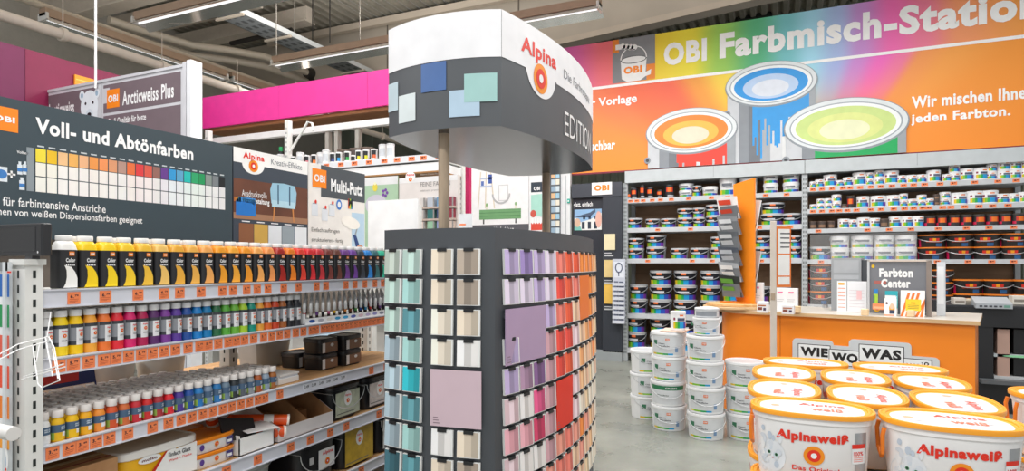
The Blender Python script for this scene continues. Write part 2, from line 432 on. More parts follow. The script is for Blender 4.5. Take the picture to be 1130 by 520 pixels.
# ================================================================== Arcticweiss header on its gondola behind (two panels, plane Y=3.6)
sx1, _ = onY(205, 70, 3.6); sxm, _ = onY(112, 92, 3.6)
SW = sx1 - sxm
t = thing('header_sign', 'grey header sign with polar bear picture behind the dark colour board', 'sign', (sxm, 3.6, 0))
AG = M('73656b', .5); FR = M('cdced3', .4)
zt = 3.18; zb = 2.35
def arctic(ox, title, bear):
    b = MB(); b.box(ox + .004, ox + SW - .004, 0, .05, zb, zt, FR)
    b.rect(ox + .03, zt - .29, ox + SW - .06, zt - .03, -.001, AG); b.rect(ox + .03, zb, ox + SW - .06, zt - .315, -.001, AG)
    b.ell(ox + SW - .1, zt - .07, .04, .04, -.0012, AG)
    b.rect(ox + .03, zt - .2, ox + .12, zt - .06, -.0015, FR)
    obi(b, ox + .08, zt - .25, ox + .26, zt - .08, -.002, ORANGE, WHITE)
    b.text(title, ox + .3, zt - .245, ox + (.98 if not bear else .72), zt - .115, -.002, WHITE, .025)
    if bear:
        W2 = M('e6ecf2', .6); B2 = M('9db8cc', .6)
        b.ell(ox + .95, zt - .2, .13, .15, -.002, W2); b.ell(ox + .84, zt - .09, .04, .045, -.0022, W2); b.ell(ox + 1.06, zt - .09, .04, .045, -.0022, W2)
        b.ell(ox + .84, zt - .09, .02, .025, -.0024, B2); b.ell(ox + 1.06, zt - .09, .02, .025, -.0024, B2)
        b.rect(ox + .83, zt - .5, ox + 1.07, zt - .22, -.0021, W2); b.ell(ox + .95, zt - .3, .06, .075, -.0026, M('d5dfe8', .6))
        b.ell(ox + .95, zt - .28, .03, .022, -.003, BLACK); b.ell(ox + .895, zt - .17, .013, .014, -.003, BLACK); b.ell(ox + 1.005, zt - .17, .013, .014, -.003, BLACK)
        b.rect(ox + 1.02, zt - .6, ox + SW - .08, zt - .33, -.0012, M('4a3f86', .5))
    else:
        b.text('• Profi-Qualität für beste', ox + .07, zt - .415, ox + .62, zt - .345, -.002, WHITE, .015)
        b.text('Anstrichergebnisse', ox + .1, zt - .5, ox + .52, zt - .435, -.002, WHITE, .015)
        b.text('mit PLUS', ox + .42, zt - .62, ox + .8, zt - .525, -.002, M('f4a322', .5), .03)
        b.ell(ox + 1.0, zt - .72, .22, .12, -.0013, M('5fa3bd', .5)); b.ell(ox + 1.05, zt - .76, .14, .08, -.0016, M('bfe3ee', .5))
    return b
arctic(0, 'Arcticweiss Plus', False).build('sign_panel', t); arctic(-SW, 'Arcticweiss', True).build('sign_panel', t)
b = MB(); b.box(SW, SW + .04, -.03, .07, 0, zt + .03, FR); b.box(SW + .05, SW + .1, -.03, .08, 0, zt + .04, M('e4e6ea', .4)); b.build('end_post', t)
b = MB(); b.box(-SW - .05, -SW, 0, .06, 0, zt, FR); b.build('end_post', t)
b = MB(); b.box(-SW, SW + .05, -.01, .06, zt, zt + .025, FR); b.build('top_rail', t)
X, Y = -.0, 3.63
dx, dy = ray(105.5)
b = MB(); b.tube([(0, 0, 0), (0, 0, 4.2)], .011, M('f2f2f2', .4), 8)
tag(b.build('hanging_rod', loc=(3.58 * dx / dy, 3.58, zt - .05)), 'white rod running from the roof down to the polar bear sign', 'rod')

X0, z1 = onX(83, 82, -6.56)[0], onX(83, 82, -6.56)[1]; X1, z0 = onX(110, 97, -6.56)
t = thing('orange_sign', 'small orange sign on the dark magenta fascia behind the polar bear sign', 'sign', (-6.565, X0, 0), R(90))
b = MB(); b.box(0, X1 - X0, 0, .02, z0 - .3, z1, M('f39a20', .5)); b.rect(0.01, z1 - .05, X1 - X0 - .01, z1 - .04, -.001, M('f8c860', .5)); b.build('panel', t)
# ================================================================== left gondola: paint shelves along the aisle (front plane X = -2.373)
GX = -2.373
RZ = R(90)
def G(lx, ly, z): return (GX - ly, lx, z)
Y0, Y1 = 1.215, 3.72
gond = thing('gondola_shelf', 'long white shelf unit of paint bottles with orange price tags along the left aisle', 'shelf', (GX, 0, 0), RZ)
def upright(x0, y0, z1, w=.055):
    b = MB(); b.box(x0, x0 + w, y0, y0 + .075, 0, z1, STEELW)
    SL = M('1d2422', .7)
    z = .1
    while z < z1 - .03:
        b.rect(x0 + w * .42, z, x0 + w * .6, z + .026, y0 - .0008, SL)
        b.face([(x0 - .0008, y0 + .044, z), (x0 - .0008, y0 + .034, z), (x0 - .0008, y0 + .034, z + .026), (x0 - .0008, y0 + .044, z + .026)], SL)
        z += .05
    return b
ub = upright(1.213, -.02, 1.505); ub.box(1.206, 1.275, -.027, .062, 1.495, 1.515, STEELW); ub.build('upright', gond)
b = MB(); b.box(1.213, 1.268, .06, .5, 1.3, 1.34, STEELW); b.box(1.213, 1.268, .06, .5, .12, .16, STEELW); b.build('side_beam', gond)
for xx in (1.213, 2.44, 3.665): upright(xx, .43, 1.6).build('upright', gond)
b = MB(); b.box(3.667, 3.72, -.02, .05, 0, 1.43, STEELW); b.build('upright', gond)
for za, zb_ in ((.05, .56), (1.165, 1.62)):
    b = MB(); b.box(Y0, Y1, .5, .515, za, zb_, M('8c8178', .7)); b.build('back_panel', gond)
b = MB(); b.box(Y0, Y1, .02, .5, 0, .12, LGREY); b.build('plinth', gond)
# price tag meshes
def tag_builder(big, small, w, h):
    b = MB(); b.box(-w / 2, w / 2, -.002, 0, -h / 2, h / 2, TAGO)
    ink = M('3a2330', .6)
    b.text(big, -w * .3, h * .0, -w * .02, h * .28, -.0026, ink, .04); b.text(small, w * .05, h * .12, w * .34, h * .28, -.0026, ink, .03)
    b.rect(-w * .36, -h * .26, w * .3, -h * .22, -.0026, M('c9603a', .6)); b.rect(-w * .36, -h * .36, w * .1, -h * .32, -.0026, M('c9603a', .6))
    b.rect(-w * .36, -h * .12, w * .36, -h * .08, -.0026, M('c9603a', .6))
    return b
SH = {1: (1.405, .062), 2: (1.162, .06), 3: (.855, .058), 4: (.565, .066), 5: (.255, .06)}
tagpx = {
 1: [80.6, 115.4, 151.4, 180, 197.5, 221, 244.6, 256.3, 271.4, 283, 294.8, 312.3, 328.6, 348.6, 359, 381, 391, 402, 413, 422],
 2: [64, 80, 97, 113.7, 127, 141, 155, 167.5, 180, 192.6, 206.6, 219.5, 229, 240, 251, 260, 269, 279, 290, 299, 307.7, 316, 325.5, 334, 343, 348, 356, 361, 366, 372, 377, 382, 387, 392, 397, 402, 407, 412, 417, 422],
 3: [57, 75.4, 90, 105, 120, 140, 167.5, 185, 199, 211, 223, 234, 245, 255, 265, 274.5, 284, 291.4, 308, 409, 425],
 4: [249, 283.7, 320, 341.5, 363.7, 381.5, 417.5], 5: [398, 372, 340]}
tmesh = {1: ('6.', '79'), 2: ('5.', '79'), 3: ('3.', '49'), 4: ('19.', '99'), 5: ('24.', '99')}
for lv, (zt, rh) in SH.items():
    b = MB(); dpt = {1: .36, 3: 1.0}.get(lv, .48)
    b.box(Y0 + .055, Y1 - .055, .012, dpt, zt - .028, zt - (.002 if lv < 3 else .0), STEELW if lv < 3 else SHELFWOOD)
    sh = b.build('shelf_board', gond)
    b = MB(); b.box(Y0 + .06, Y1 - .055, -.004, .012, zt - rh, zt + .003, RAIL); b.box(Y0 + .06, Y1 - .055, -.010, -.004, zt - rh, zt - rh + .005, RAIL); b.box(Y0 + .06, Y1 - .055, -.010, -.004, zt - .002, zt + .003, RAIL)
    b.build('price_rail', sh)
    wd = .044 if lv < 4 else .05
    proto = None
    for p in tagpx[lv]:
        ly, _ = onX(p, 0, GX)
        if proto is None:
            proto = tag_builder(tmesh[lv][0], tmesh[lv][1], wd, .044).build('price_tag', sh); o = proto
        else:
            o = proto.copy(); C.objects.link(o)
        o.location = (ly, -.0045, zt - rh / 2)
    if lv == 3:
        for p in (338, 346, 354, 362, 370, 378):
            ly, _ = onX(p, 0, GX)
            b = MB(); b.box(-.03, .03, -.002, 0, -.02, .02, M('e4e6ee', .5)); b.text('3.49', -.02, -.006, .012, .012, -.0026, M('3c3f46', .6), .03)
            o = b.build('paper_price_tag', sh); o.location = (ly, -.0045, zt - rh / 2)
for xx in (1.3, 2.49, 3.6):
    for zt in (1.16, .855, .565):
        b = MB(); b.poly([(0, 0), (.4, 0), (.4, -.09)], 0, M('55504a', .5))
        b2 = MB(); b2.rings([[(xx, .03, zt - .03), (xx, .43, zt - .03), (xx, .43, zt - .12)], [(xx + .012, .03, zt - .03), (xx + .012, .43, zt - .03), (xx + .012, .43, zt - .12)]], M('55504a', .5))
        b2.build('shelf_bracket', gond)

# ------------------------------------------------------------------ header boards (plane X=-2.773, standing behind the top shelf)
BX = -2.773
def LB(px, py, y0=0): 
    y, z = onX(px, py, BX); return y - y0, z
def board(name, label, ya, yb, face):
    t = thing(name, label, 'sign', (BX, ya, 0), RZ)
    return t, MB(), yb - ya
ya, yb = 1.19, 2.437
BD = M('38474f', .5, 0, .03)
t, b, w = board('colour_chart_board', '', ya, yb, BD)
t['label'] = 'dark board with a chart of yellow to black swatches above the bottles'
b.box(0, w - .004, 0, .02, 1.6, 2.15, BD)
l = lambda px, py: LB(px, py, ya)
# logo
x0, z1 = l(-12, 113); x1, z0 = l(20, 147); x0 = max(x0, .02)
z1 = l(20, 121)[1]
b.rect(x0, z0, x1, z1, -.001, ORANGE); b.text('OBI', x0 + .01, z0 + .035, x1 - .012, z1 - .035, -.002, WHITE, .04)
xa, zz = l(39, 152); xb, _ = l(213, 0)
b.text('Voll- und Abtönfarben', xa, l(39, 147)[1], xb, l(39, 129)[1] - .0, -.002, M('fbfbfb', .4), .035)
# chart
ca, cb = l(38.5, 0)[0], l(248.5, 0)[0]; zc0 = l(38.5, 163.7)[1]; zc1 = l(38.5, 178.6)[1]; zc2 = l(38.5, 194.5)[1]; zc3 = l(38.5, 211.5)[1]
cols = 'f3df3c f0c21e f2c48e f0b45e f2b98a ef9a4c f0955a dd9a70 b89486 e8703a e03c40 dd5a48 98695f 6a3d92 2f9bd8 5fa8d0 1cc0b8 2aa86c 1c9a5a 8a9690 7d8488 10181e'.split()
names = ['Gelb'] * 22
nW = len(cols); cwid = (cb - ca) / nW
b.rect(ca - .03, zc3, ca - .004, zc0, -.001, M('8d979d', .5))
for i, h in enumerate(cols):
    u0 = ca + i * cwid + .0022; u1 = ca + (i + 1) * cwid - .0022
    c = hexrgb(h); pal = tuple(int(238 + (v - 128) * .07) for v in c); pal2 = tuple(int(241 + (v - 128) * .05) for v in c)
    b.rect(u0, zc1 + .001, u1, zc0, -.001, M(h, .5)); b.rect(u0, zc2 + .002, u1, zc1 - .002, -.001, M(pal, .5)); b.rect(u0, zc3, u1, zc2 - .002, -.001, M(pal2, .5))
    b.rect(u0 + .006, zc0 + .008, u1 - .006, zc0 + .014, -.001, M('c9d0d4', .5))
# pictograms
PIC = M('dfe7ee', .5); PB = M('3d7fc4', .5)
for (px0, px1, py0, py1) in ((19, 24.5, 178, 193), (25, 30, 178, 193), (21, 27, 195.5, 210)):
    a0, zt_ = l(px0, py0); a1, zb_ = l(px1, py1)
    b.rect(a0, zb_, a1, zt_ - .012, -.001, PIC); b.rect(a0 + .004, zt_ - .012, a1 - .004, zt_, -.001, PIC); b.rect(a0, zb_ + .012, a1, (zb_ + zt_) / 2, -.0016, PB)
a0, zt_ = l(-6, 183); a1, zb_ = l(8, 201); a0 = max(a0, .01)
b.rect(a0, zb_, a1, zt_, -.001, PIC); b.ell((a0 + a1) / 2, (zt_ + zb_) / 2, .02, .018, -.0016, PB)
a0, zc_ = l(12.5, 192.5); b.rect(a0 - .014, zc_ - .0035, a0 + .014, zc_ + .0035, -.001, WHITE); b.rect(a0 - .0035, zc_ - .014, a0 + .0035, zc_ + .014, -.001, WHITE)
b.text('Vollton', l(18.5, 0)[0], l(25, 170)[1], l(31, 0)[0], l(25, 167)[1], -.001, WHITE, .03)
xa = .012
b.text('Verdünnt für farbintensive Anstriche', xa, l(60, 229.5)[1] - .006, l(116.5, 0)[0], l(60, 222.5)[1] + .003, -.001, WHITE, .012)
b.text('zum Abtönen von weißen Dispersionsfarben geeignet', xa, l(80, 243)[1] - .006, l(157, 0)[0], l(80, 235.5)[1] + .003, -.001, WHITE, .012)
b.build('board_panel', t)
# -------- Alpina Kreativ-Effekte
ya2, yb2 = 2.437, 3.018
t, b, w = board('effect_paint_board', '', ya2, yb2, BD)
t['label'] = 'board with a blue upholstered chair photo between the dark chart and the roller picture'
l = lambda px, py: LB(px, py, ya2)
b.box(.003, w - .003, 0, .02, 1.6, 2.15, M('3a4450', .5))
zwh = l(258, 178)[1]
b.rect(.003, zwh, w - .003, 2.149, -.001, PAPER)
ccx, ccz = l(279.5, 183.5); bw_ = (l(292, 0)[0] - l(267.5, 0)[0]) / 2; bd_ = zwh - l(279.5, 193)[1]
b.poly([(ccx + bw_ * math.cos(a), zwh + .002 + bd_ * math.sin(a)) for a in [PI + PI * k / 20 for k in range(21)]], -.0012, PAPER)
alpina_logo(b, ccx, ccz, .034, -.002)
b.text('Alpina', l(268, 0)[0], l(279, 178.5)[1], l(291.5, 0)[0], l(279, 169.5)[1], -.002, RED, .03)
b.text('Kreativ-Effekte', l(299, 0)[0], l(315, 184.5)[1], l(333, 0)[0], l(315, 178)[1], -.002, M('7b7f86', .5))
zp0 = l(257.5, 241)[1]; zp1 = l(257.5, 196)[1]
BRP = M('6b3f2c', .55, 0, .3, 5)
b.rect(.003, zp0, w - .003, zp1, -.001, BRP); b.rect(.003, zp0, w - .003, zp0 + .035, -.0014, M('a57a5c', .5))
b.text('Ausdrucksvolle', .06, zp1 - .095, .24, zp1 - .06, -.002, WHITE, .0); b.text('Wandgestaltung', .06, zp1 - .14, .26, zp1 - .1, -.002, WHITE, .03)
for k, h in enumerate(('b0692e', 'e0b040', 'd8d8d8')): b.rect(.005 + k * .017, zp1 - .13, .02 + k * .017, zp1 - .105, -.002, M(h, .5))
# blue box and armchair picture
BLU = M('1f76c8', .45); LBL = M('9cc7dc', .5)
x0, z0 = l(260, 238); x1, z1 = l(282, 226)
b.rect(x0, z0 + .005, x1, z1 + .012, -.002, BLU); b.poly([(x0, z1 + .012), (x0 + .02, z1 + .035), (x1 - .005, z1 + .035), (x1, z1 + .012)], -.002, M('4a9ade', .45))
x0, z0 = l(299, 240); x1, z1 = l(326, 207)
cw = x1 - x0; mz = z0 + (z1 - z0) * .42
b.poly([(x0 + .0, mz), (x0 - .008, mz + .08), (x0 + .008, z1 + .005), (x0 + cw * .5, z1 + .012), (x1 - .008, z1 + .005), (x1 + .008, mz + .08), (x1, mz)], -.002, LBL)
b.rect(x0 + cw * .25, mz, x0 + cw * .3, z1, -.0026, M('3c5f7c', .5)); b.rect(x0 + cw * .72, mz, x0 + cw * .77, z1, -.0026, M('3c5f7c', .5))
b.rect(x0 + .005, mz - .02, x1 - .005, mz + .02, -.0024, M('b9dbe8', .5))
for (u, v) in ((x0 + .02, x0 + .012), (x1 - .03, x1 - .02)): b.poly([(u, mz - .02), (u + .012, mz - .02), (v + .008, z0 - .02), (v, z0 - .02)], -.002, M('d38b4a', .5))
zs0 = 1.61; zs1 = l(264, 246)[1]
xs0 = l(263.5, 0)[0]; sw = (w - .008 - xs0) / 5
for k, h in enumerate(('8d5a3a', 'cfa64e', 'e2e6ea', '9aa5ac', 'eef0f2')):
    b.rect(xs0 + k * sw, zs0, xs0 + (k + 1) * sw - .004, zs1, -.001, M(h, .5)); b.rect(xs0 + k * sw + .02, zs1 + .008, xs0 + (k + 1) * sw - .03, zs1 + .014, -.001, WHITE)
b.build('board_panel', t)
# -------- Multi-Putz
ya3, yb3 = 3.018, 3.6
t, b, w = board('plaster_board', '', ya3, yb3, BD)
t['label'] = 'pale board with paint roller picture and dark title strip, right end of the header row'
l = lambda px, py: LB(px, py, ya3)
b.box(.003, w - .003, 0, .02, 1.6, 2.15, M('efeae4', .5))
b.rect(l(354, 0)[0], l(354, 217)[1] - .0, w - .003, 2.149, -.001, M('4a5157', .5))
x0, z0 = l(344.5, 206); x1, z1 = l(360, 190)
obi(b, x0, z0, x1, z1 + .01, -.002, ORANGE, WHITE)
b.text('Multi-Putz', l(365, 0)[0], 1.985, l(400, 0)[0], 2.07, -.002, WHITE, .04)
for (px, py) in ((347, 231), (358, 237), (366, 232)):
    x0, z0 = l(px, py); b.rect(x0 - .028, z0 - .04, x0 + .03, z0 + .035, -.002, M('dfe3e8', .5)); b.rect(x0 - .02, z0 + .035, x0 + .022, z0 + .04, -.002, M('8fa0b0', .5)); b.ell(x0 + .01, z0 + .05, .01, .012, -.0022, RED)
x0, z0 = l(374, 226); b.ell(x0, z0, .028, .035, -.002, M('3e7fd0', .5)); b.ell(x0, z0, .016, .02, -.0025, WHITE)
x0, z0 = l(387, 226)
for k, h in enumerate(('d63a2f', 'f0b41e', '4aa84a', '2c6cc0')): b.rect(x0 - .03 + k * .012, z0 - .03, x0 - .018 + k * .012, z0 + .04, -.002, M(h, .5))
b.text('M', x0 - .026, z0 - .01, x0 + .016, z0 + .04, -.0026, BLACK, .04)
b.rect(l(388, 0)[0], 1.62, w - .01, 1.86, -.0012, M('bcd6ea', .5))
b.text('Einfach auftragen', .03, 1.7, .3, 1.735, -.002, M('6f6a66', .5)); b.text('strukturieren - fertig', .03, 1.635, .34, 1.67, -.002, M('6f6a66', .5))
x0, z0 = l(387, 243); b.ell(x0, z0 - .02, .1, .042, -.002, M('f7f1e8', .7), rot=-.15); b.poly([(x0 + .06, z0 - .06), (x0 + .075, z0 - .055), (x0 + .05, z0 - .12), (x0 + .03, z0 - .12)], -.002, M('9aa1a8', .5))
b.poly([(x0 + .02, z0 - .1), (x0 + .06, z0 - .11), (x0 + .1, z0 - .19), (x0 + .06, z0 - .2)], -.0024, M('25427a', .5)); b.ell(x0 + .1, z0 - .2, .04, .03, -.0028, M('c98f76', .6))
b.build('board_panel', t)

# ------------------------------------------------------------------ top shelf: black-labelled bottles
def tint_bottle(rgb, nm, first):
    t = thing('tint_bottle', nm, 'paint bottle')
    P = M(rgb, .35); LAB = M('262629', .45); sw = M(tuple(min(255, int(v * 1.02 + 4)) for v in rgb), .45)
    b = MB(); h = .15
    prof = [(.030, 0, 5), (.0335, .004, 5), (.0335, h - .004, 5), (.0325, h, 4.5), (.031, h + .012, 3.5), (.028, h + .022, 2.6), (.024, h + .027, 2.2), (.0225, h + .03, 2)]
    b.lathe(prof, 32, P); b.build('bottle_body', t)
    b = MB()
    # wrap-round dark label with a coloured swoosh on the front
    b.lathe([(.0342, .004, 5), (.0342, h - .006, 5)], 32, LAB, cap0=False, cap1=False)
    y = -.0351
    b.poly([(-.021, .006), (.027, .006), (.027, .04), (.02, .062), (.006, .082), (-.017, .088), (-.010, .07), (-.009, .045), (-.013, .022)], y, sw)
    b.rect(-.001, .123, .017, .138, y, ORANGE); b.text('OBI', .001, .127, .015, .134, y - .0004, WHITE, .03)
    b.text('Color', -.012, .099, .020, .114, y, WHITE, .04)
    for k in range(5): b.rect(-.012 + k * .0065, .086, -.008 + k * .0065, .092, y - .0003, WHITE)
    b.build('label', t)
    b = MB(); z = h + .028; b.lathe([(.0255, z), (.0262, z + .002), (.0262, z + .017), (.0245, z + .02)], 24, M('f3f1ee', .4)); b.build('cap', t)
    return Proto(t)
row1 = [('f4f2ee', 'white'), ('f7cf12', 'bright yellow'), ('f8d21a', 'lemon yellow'), ('f3c928', 'sunny yellow'), ('efbe3a', 'golden yellow'), ('eec268', 'pale ochre'), ('e9ac3c', 'ochre'), ('ecb04e', 'light ochre'), ('eea85a', 'sand orange'), ('f0a02c', 'marigold'),
        ('f2a838', 'amber'), ('f29a2c', 'light orange'), ('f3ab5c', 'apricot'), ('f09a58', 'peach'), ('a82a22', 'dark red'), ('f08426', 'orange'), ('e64434', 'vermilion'), ('dc2f36', 'red'), ('c8343c', 'crimson'), ('7c3a34', 'red-brown'), ('6a3a30', 'chestnut brown'),
        ('70408e', 'purple'), ('6c3c98', 'violet'), ('35404c', 'slate'), ('1a86d8', 'blue'), ('2a6a70', 'dark teal'), ('18b894', 'turquoise'), ('1c9a68', 'green'), ('5a6a60', 'grey-green'), ('a58a64', 'khaki')]
n1 = len(row1); ys1 = [1.372 + k * .0738 for k in range(n1)]
for k, (h, nm) in enumerate(row1):
    p = tint_bottle(hexrgb(h), 'x', True)
    lab = '%s bottle with black label in the front row of the top shelf' % nm
    p.put(G(ys1[k], .045, SH[1][0] + .001), RZ + random.uniform(-.05, .05), lab, 'black-labelled bottles on the top shelf')
    if 0 < k < n1 - 1 and k % 2: p.put(G(ys1[k] + .01, .125, SH[1][0] + .001), RZ, '%s bottle hidden behind its twin on the top shelf' % nm, 'black-labelled bottles on the top shelf')

# ------------------------------------------------------------------ second shelf: round bottles
def round_bottle(rgb):
    t = thing('colour_bottle', 'x', 'paint bottle')
    P = M(rgb, .3); b = MB()
    b.lathe([(.021, 0), (.0245, .003), (.0245, .112), (.0235, .122), (.019, .134), (.0175, .138), (.0175, .146)], 26, P); b.build('bottle_body', t)
    b = MB(); W = M('e8e8ea', .45); Gy = M('8d9096', .5); D = M('3c3f45', .5)
    def mf(th, z):
        if z > .1: return D if abs(th) < 1.2 else Gy
        if -.25 < th < .95 : return W
        return Gy if z > .045 else D
    b.lathe([(.0249, .036), (.0249, .05), (.0249, .08), (.0249, .1), (.0249, .113)], 26, mf=mf, cap0=False, cap1=False)
    fn = lambda x, z: (x, -math.sqrt(max(0, .0255 ** 2 - x * x)), z)
    b.wrap_text('Alpina', -.002, .086, .0185, .094, fn, RED, .03)
    for rr, m in ((.0072, ALPO), (.0046, RED), (.002, WHITE)):
        fn2 = lambda x, z, rr=rr: (x, -math.sqrt(max(0, (.0254 + (.008 - rr) * .12) ** 2 - x * x)), z)
        n = 14; b.face([fn2(.009 + rr * math.cos(2 * PI * k / n), .074 + rr * math.sin(2 * PI * k / n)) for k in range(n)], m)
    b.wrap_text('COLOR', -.001, .053, .018, .059, fn, M('6a6c70', .5), .02)
    b.build('label', t)
    b = MB(); b.lathe([(.0205, .143), (.021, .145), (.021, .162), (.019, .166)], 22, WHITE); b.build('cap', t)
    return Proto(t)
row2 = [('d8d8d8', 'white'), ('f6d31c', 'lemon yellow'), ('f8cb14', 'yellow'), ('f5a93a', 'melon orange'), ('ef7a34', 'orange'), ('e22c38', 'red'), ('d8246c', 'pink'), ('b01c50', 'raspberry'), ('5a2a66', 'plum'), ('7d3c96', 'purple'), ('5c3a98', 'violet'), ('24509c', 'royal blue'), ('1c80c8', 'sky blue'), ('187ab0', 'ocean blue'),
        ('2c6a44', 'dark green'), ('58a83c', 'green'), ('6ab03a', 'grass green'), ('a8cc30', 'lime green'), ('18907c', 'emerald'), ('e8a040', 'honey'), ('dd6a2a', 'copper orange'), ('c8482a', 'rust'), ('a8622e', 'caramel'), ('28282c', 'black'), ('34343a', 'dark grey')]
n2 = len(row2)
for k, (h, nm) in enumerate(row2):
    ly = 1.303 + k * (2.53 - 1.303) / (n2 - 1)
    p = round_bottle(hexrgb(h))
    for d, w_ in enumerate(('front', 'second', 'third')):
        p.put(G(ly, .035 + d * .056, SH[2][0] + .001), RZ + random.uniform(-.35, .15), '%s round bottle with white cap, %s row of the second shelf' % (nm, w_), 'round colour bottles on the second shelf')

# markers in their tray
t = thing('marker_tray', 'white display tray full of paint markers at the right of the second shelf', 'display tray', G(2.57, 0, SH[2][0] + .001), RZ)
b = MB(); TL = 1.02
b.box(0, TL, .01, .3, 0, .006, WHITE); b.box(0, TL, .006, .012, 0, .034, WHITE); b.box(0, .006, .01, .3, 0, .06, WHITE); b.box(TL - .006, TL, .01, .3, 0, .06, WHITE)
b.build('tray_body', t)
for k, h in enumerate(('2a58a8', 'b9b9c4', 'e8e2da', '2f9fd0', '38a8e0', '5a6ab8', 'e8c7d0', 'c8b8dc', '9a9ad0', '8a8f9c', '3ab0d8', '6d9ad0', '3a3a40', '7d9a44')):
    b = MB(); b.ell(.05 + k * .071, .018, .024, .009, .0052, M(h, .5), 14); b.build('colour_dot', t)
step = MB(); 
mk = {}
mcols = [('d0322e', 'red'), ('f2c01c', 'yellow'), ('2c56b4', 'blue'), ('30303a', 'black'), ('8a4a2a', 'brown'), ('e8e2da', 'white'), ('b8b8c0', 'silver'), ('3aa0d0', 'light blue'), ('e06a9a', 'pink'), ('4a9a4a', 'green'), ('7a4a9a', 'violet'), ('e88a30', 'orange')]
def marker(h):
    t = thing('paint_marker', 'x', 'marker pen')
    b = MB(); S = M('3a2c28', .5)
    b.lathe([(.0055, 0), (.008, .003), (.008, .055), (.0076, .06)], 12, M('3d302b', .4)); b.build('barrel', t)
    b = MB(); b.lathe([(.0084, .05), (.0084, .07)], 12, M(h, .4)); b.build('colour_band', t)
    b = MB(); b.lathe([(.008, .07), (.0098, .078), (.0098, .105), (.007, .122), (.003, .127)], 12, WHITE); b.build('cap', t)
    return Proto(t)
mp = [marker(hexrgb(h)) for h, _ in mcols]
for r_ in range(5):
    for k in range(20):
        ci = (k * 5 + r_ * 7) % 12
        o = mp[ci].put(G(2.61 + k * .049 + r_ * .006, .05 + r_ * .048, SH[2][0] + .008 + r_ * .012), RZ, '%s-banded paint marker, %s from the left in tray row %s' % (mcols[ci][1], ORD[k + 1], ('one', 'two', 'three', 'four', 'five')[r_]), 'paint markers in the white tray')
        o.rotation_euler = (R(20), R(-24), RZ)

# ------------------------------------------------------------------ third shelf: small bottles nine deep
def small_bottle(rgb):
    t = thing('craft_paint_bottle', 'x', 'paint bottle')
    P = M(rgb, .3); b = MB()
    b.lathe([(.019, 0), (.0215, .003), (.0215, .064), (.0205, .071), (.0165, .080), (.0155, .083), (.0165, .086), (.0155, .089)], 22, P); b.build('bottle_body', t)
    b = MB(); LB_ = M('4a6480', .5); sw = M(rgb, .45); W = M('eef0f2', .5)
    def mf(th, z):
        if z > .036: return LB_
        if .018 < z < .034 and -.1 < th < .75: return W
        if th < -1.2: return M('8fb04a', .5)
        return sw
    b.lathe([(.0219, .008), (.0219, .018), (.0219, .034), (.0219, .038), (.0219, .062)], 22, mf=mf, cap0=False, cap1=False)
    fn = lambda x, z: (x, -math.sqrt(max(0, .0224 ** 2 - x * x)), z)
    for k, zz in enumerate((.05, .043)): 
        b.raw([fn(x, z) for x, z in ((-.009, zz), (0, zz), (.009, zz), (.011, zz + .005), (0, zz + .005), (-.007, zz + .005))], [(0, 1, 4, 5), (1, 2, 3, 4)], M('b9c6d4', .5))
    b.build('label', t)
    b = MB(); b.lathe([(.0178, .087), (.0185, .089), (.0185, .109), (.017, .113)], 20, M('ece6e2', .4)); b.build('cap', t)
    return Proto(t)
row3 = [('e9eaea', 'white'), ('e9b81c', 'yellow'), ('f0bf16', 'sun yellow'), ('efae1c', 'golden yellow'), ('ec9238', 'light orange'), ('d4562a', 'terracotta'), ('cf6a36', 'orange'), ('c42c36', 'red'), ('cb2a2a', 'cherry red'), ('a83038', 'dark red'), ('d8242e', 'scarlet'), ('4c3690', 'violet'), ('27509c', 'blue'), ('2a7cc0', 'light blue'), ('7c8ea4', 'grey-blue'),
        ('2e78b4', 'azure'), ('6f8496', 'steel blue'), ('2e3438', 'black'), ('5b6168', 'grey'), ('8f9498', 'silver'), ('a8572c', 'copper'), ('93a4b6', 'pale blue'), ('a2622e', 'bronze')]
n3 = len(row3)
for k, (h, nm) in enumerate(row3):
    ly = 1.295 + k * (2.36 - 1.295) / (n3 - 1)
    p = small_bottle(hexrgb(h))
    deep = 9 if k < 16 else (8 - (k - 15) // 2)
    for d in range(deep):
        p.put(G(ly + (d % 2) * .006, .032 + d * .0462, SH[3][0] + .001), RZ + random.uniform(-.3, .3) + .25, '%s small craft bottle, %s from the front of its file on the third shelf' % (nm, ORD[d + 1]), 'small craft paint bottles on the third shelf')
# ================================================================== tubs, boxes and trays on the lower shelves of the left gondola
def tub(name, label, cat, body, lid, sx, sy, h, loc, rotz=RZ, group=None, ex=5, lidh=.022, taper=.93, handle=None, printer=None, liddisc=None):
    t = thing(name, label, cat, loc, rotz, group)
    b = MB(); b.lathe([(taper * .97, 0), (taper, .006), (.985, h - lidh)], 48, body, sx=sx, sy=sy, ex=ex)
    if printer: printer(b, sx, sy, h)
    b.build('tub_body', t)
    b = MB(); b.lathe([(1.0, h - lidh - .004), (1.035, h - lidh), (1.035, h - .004), (1.0, h), (.95, h), (.94, h - .004)], 48, lid, sx=sx, sy=sy, ex=ex, topm=liddisc or lid); b.build('lid', t)
    if handle:
        b = MB(); pts = [(sx * 1.02 * math.cos(a), -sy * 1.06 - .004, h * .82 - .5 * h * math.sin(a)) for a in [PI * k / 14 for k in range(15)]]
        pts = [(sx * 1.02, 0, h * .84)] + pts + [(-sx * 1.02, 0, h * .84)]
        b.tube(pts, .0028, handle, 6); b.build('handle', t)
    return t
YEL = M('f4b81a', .4)
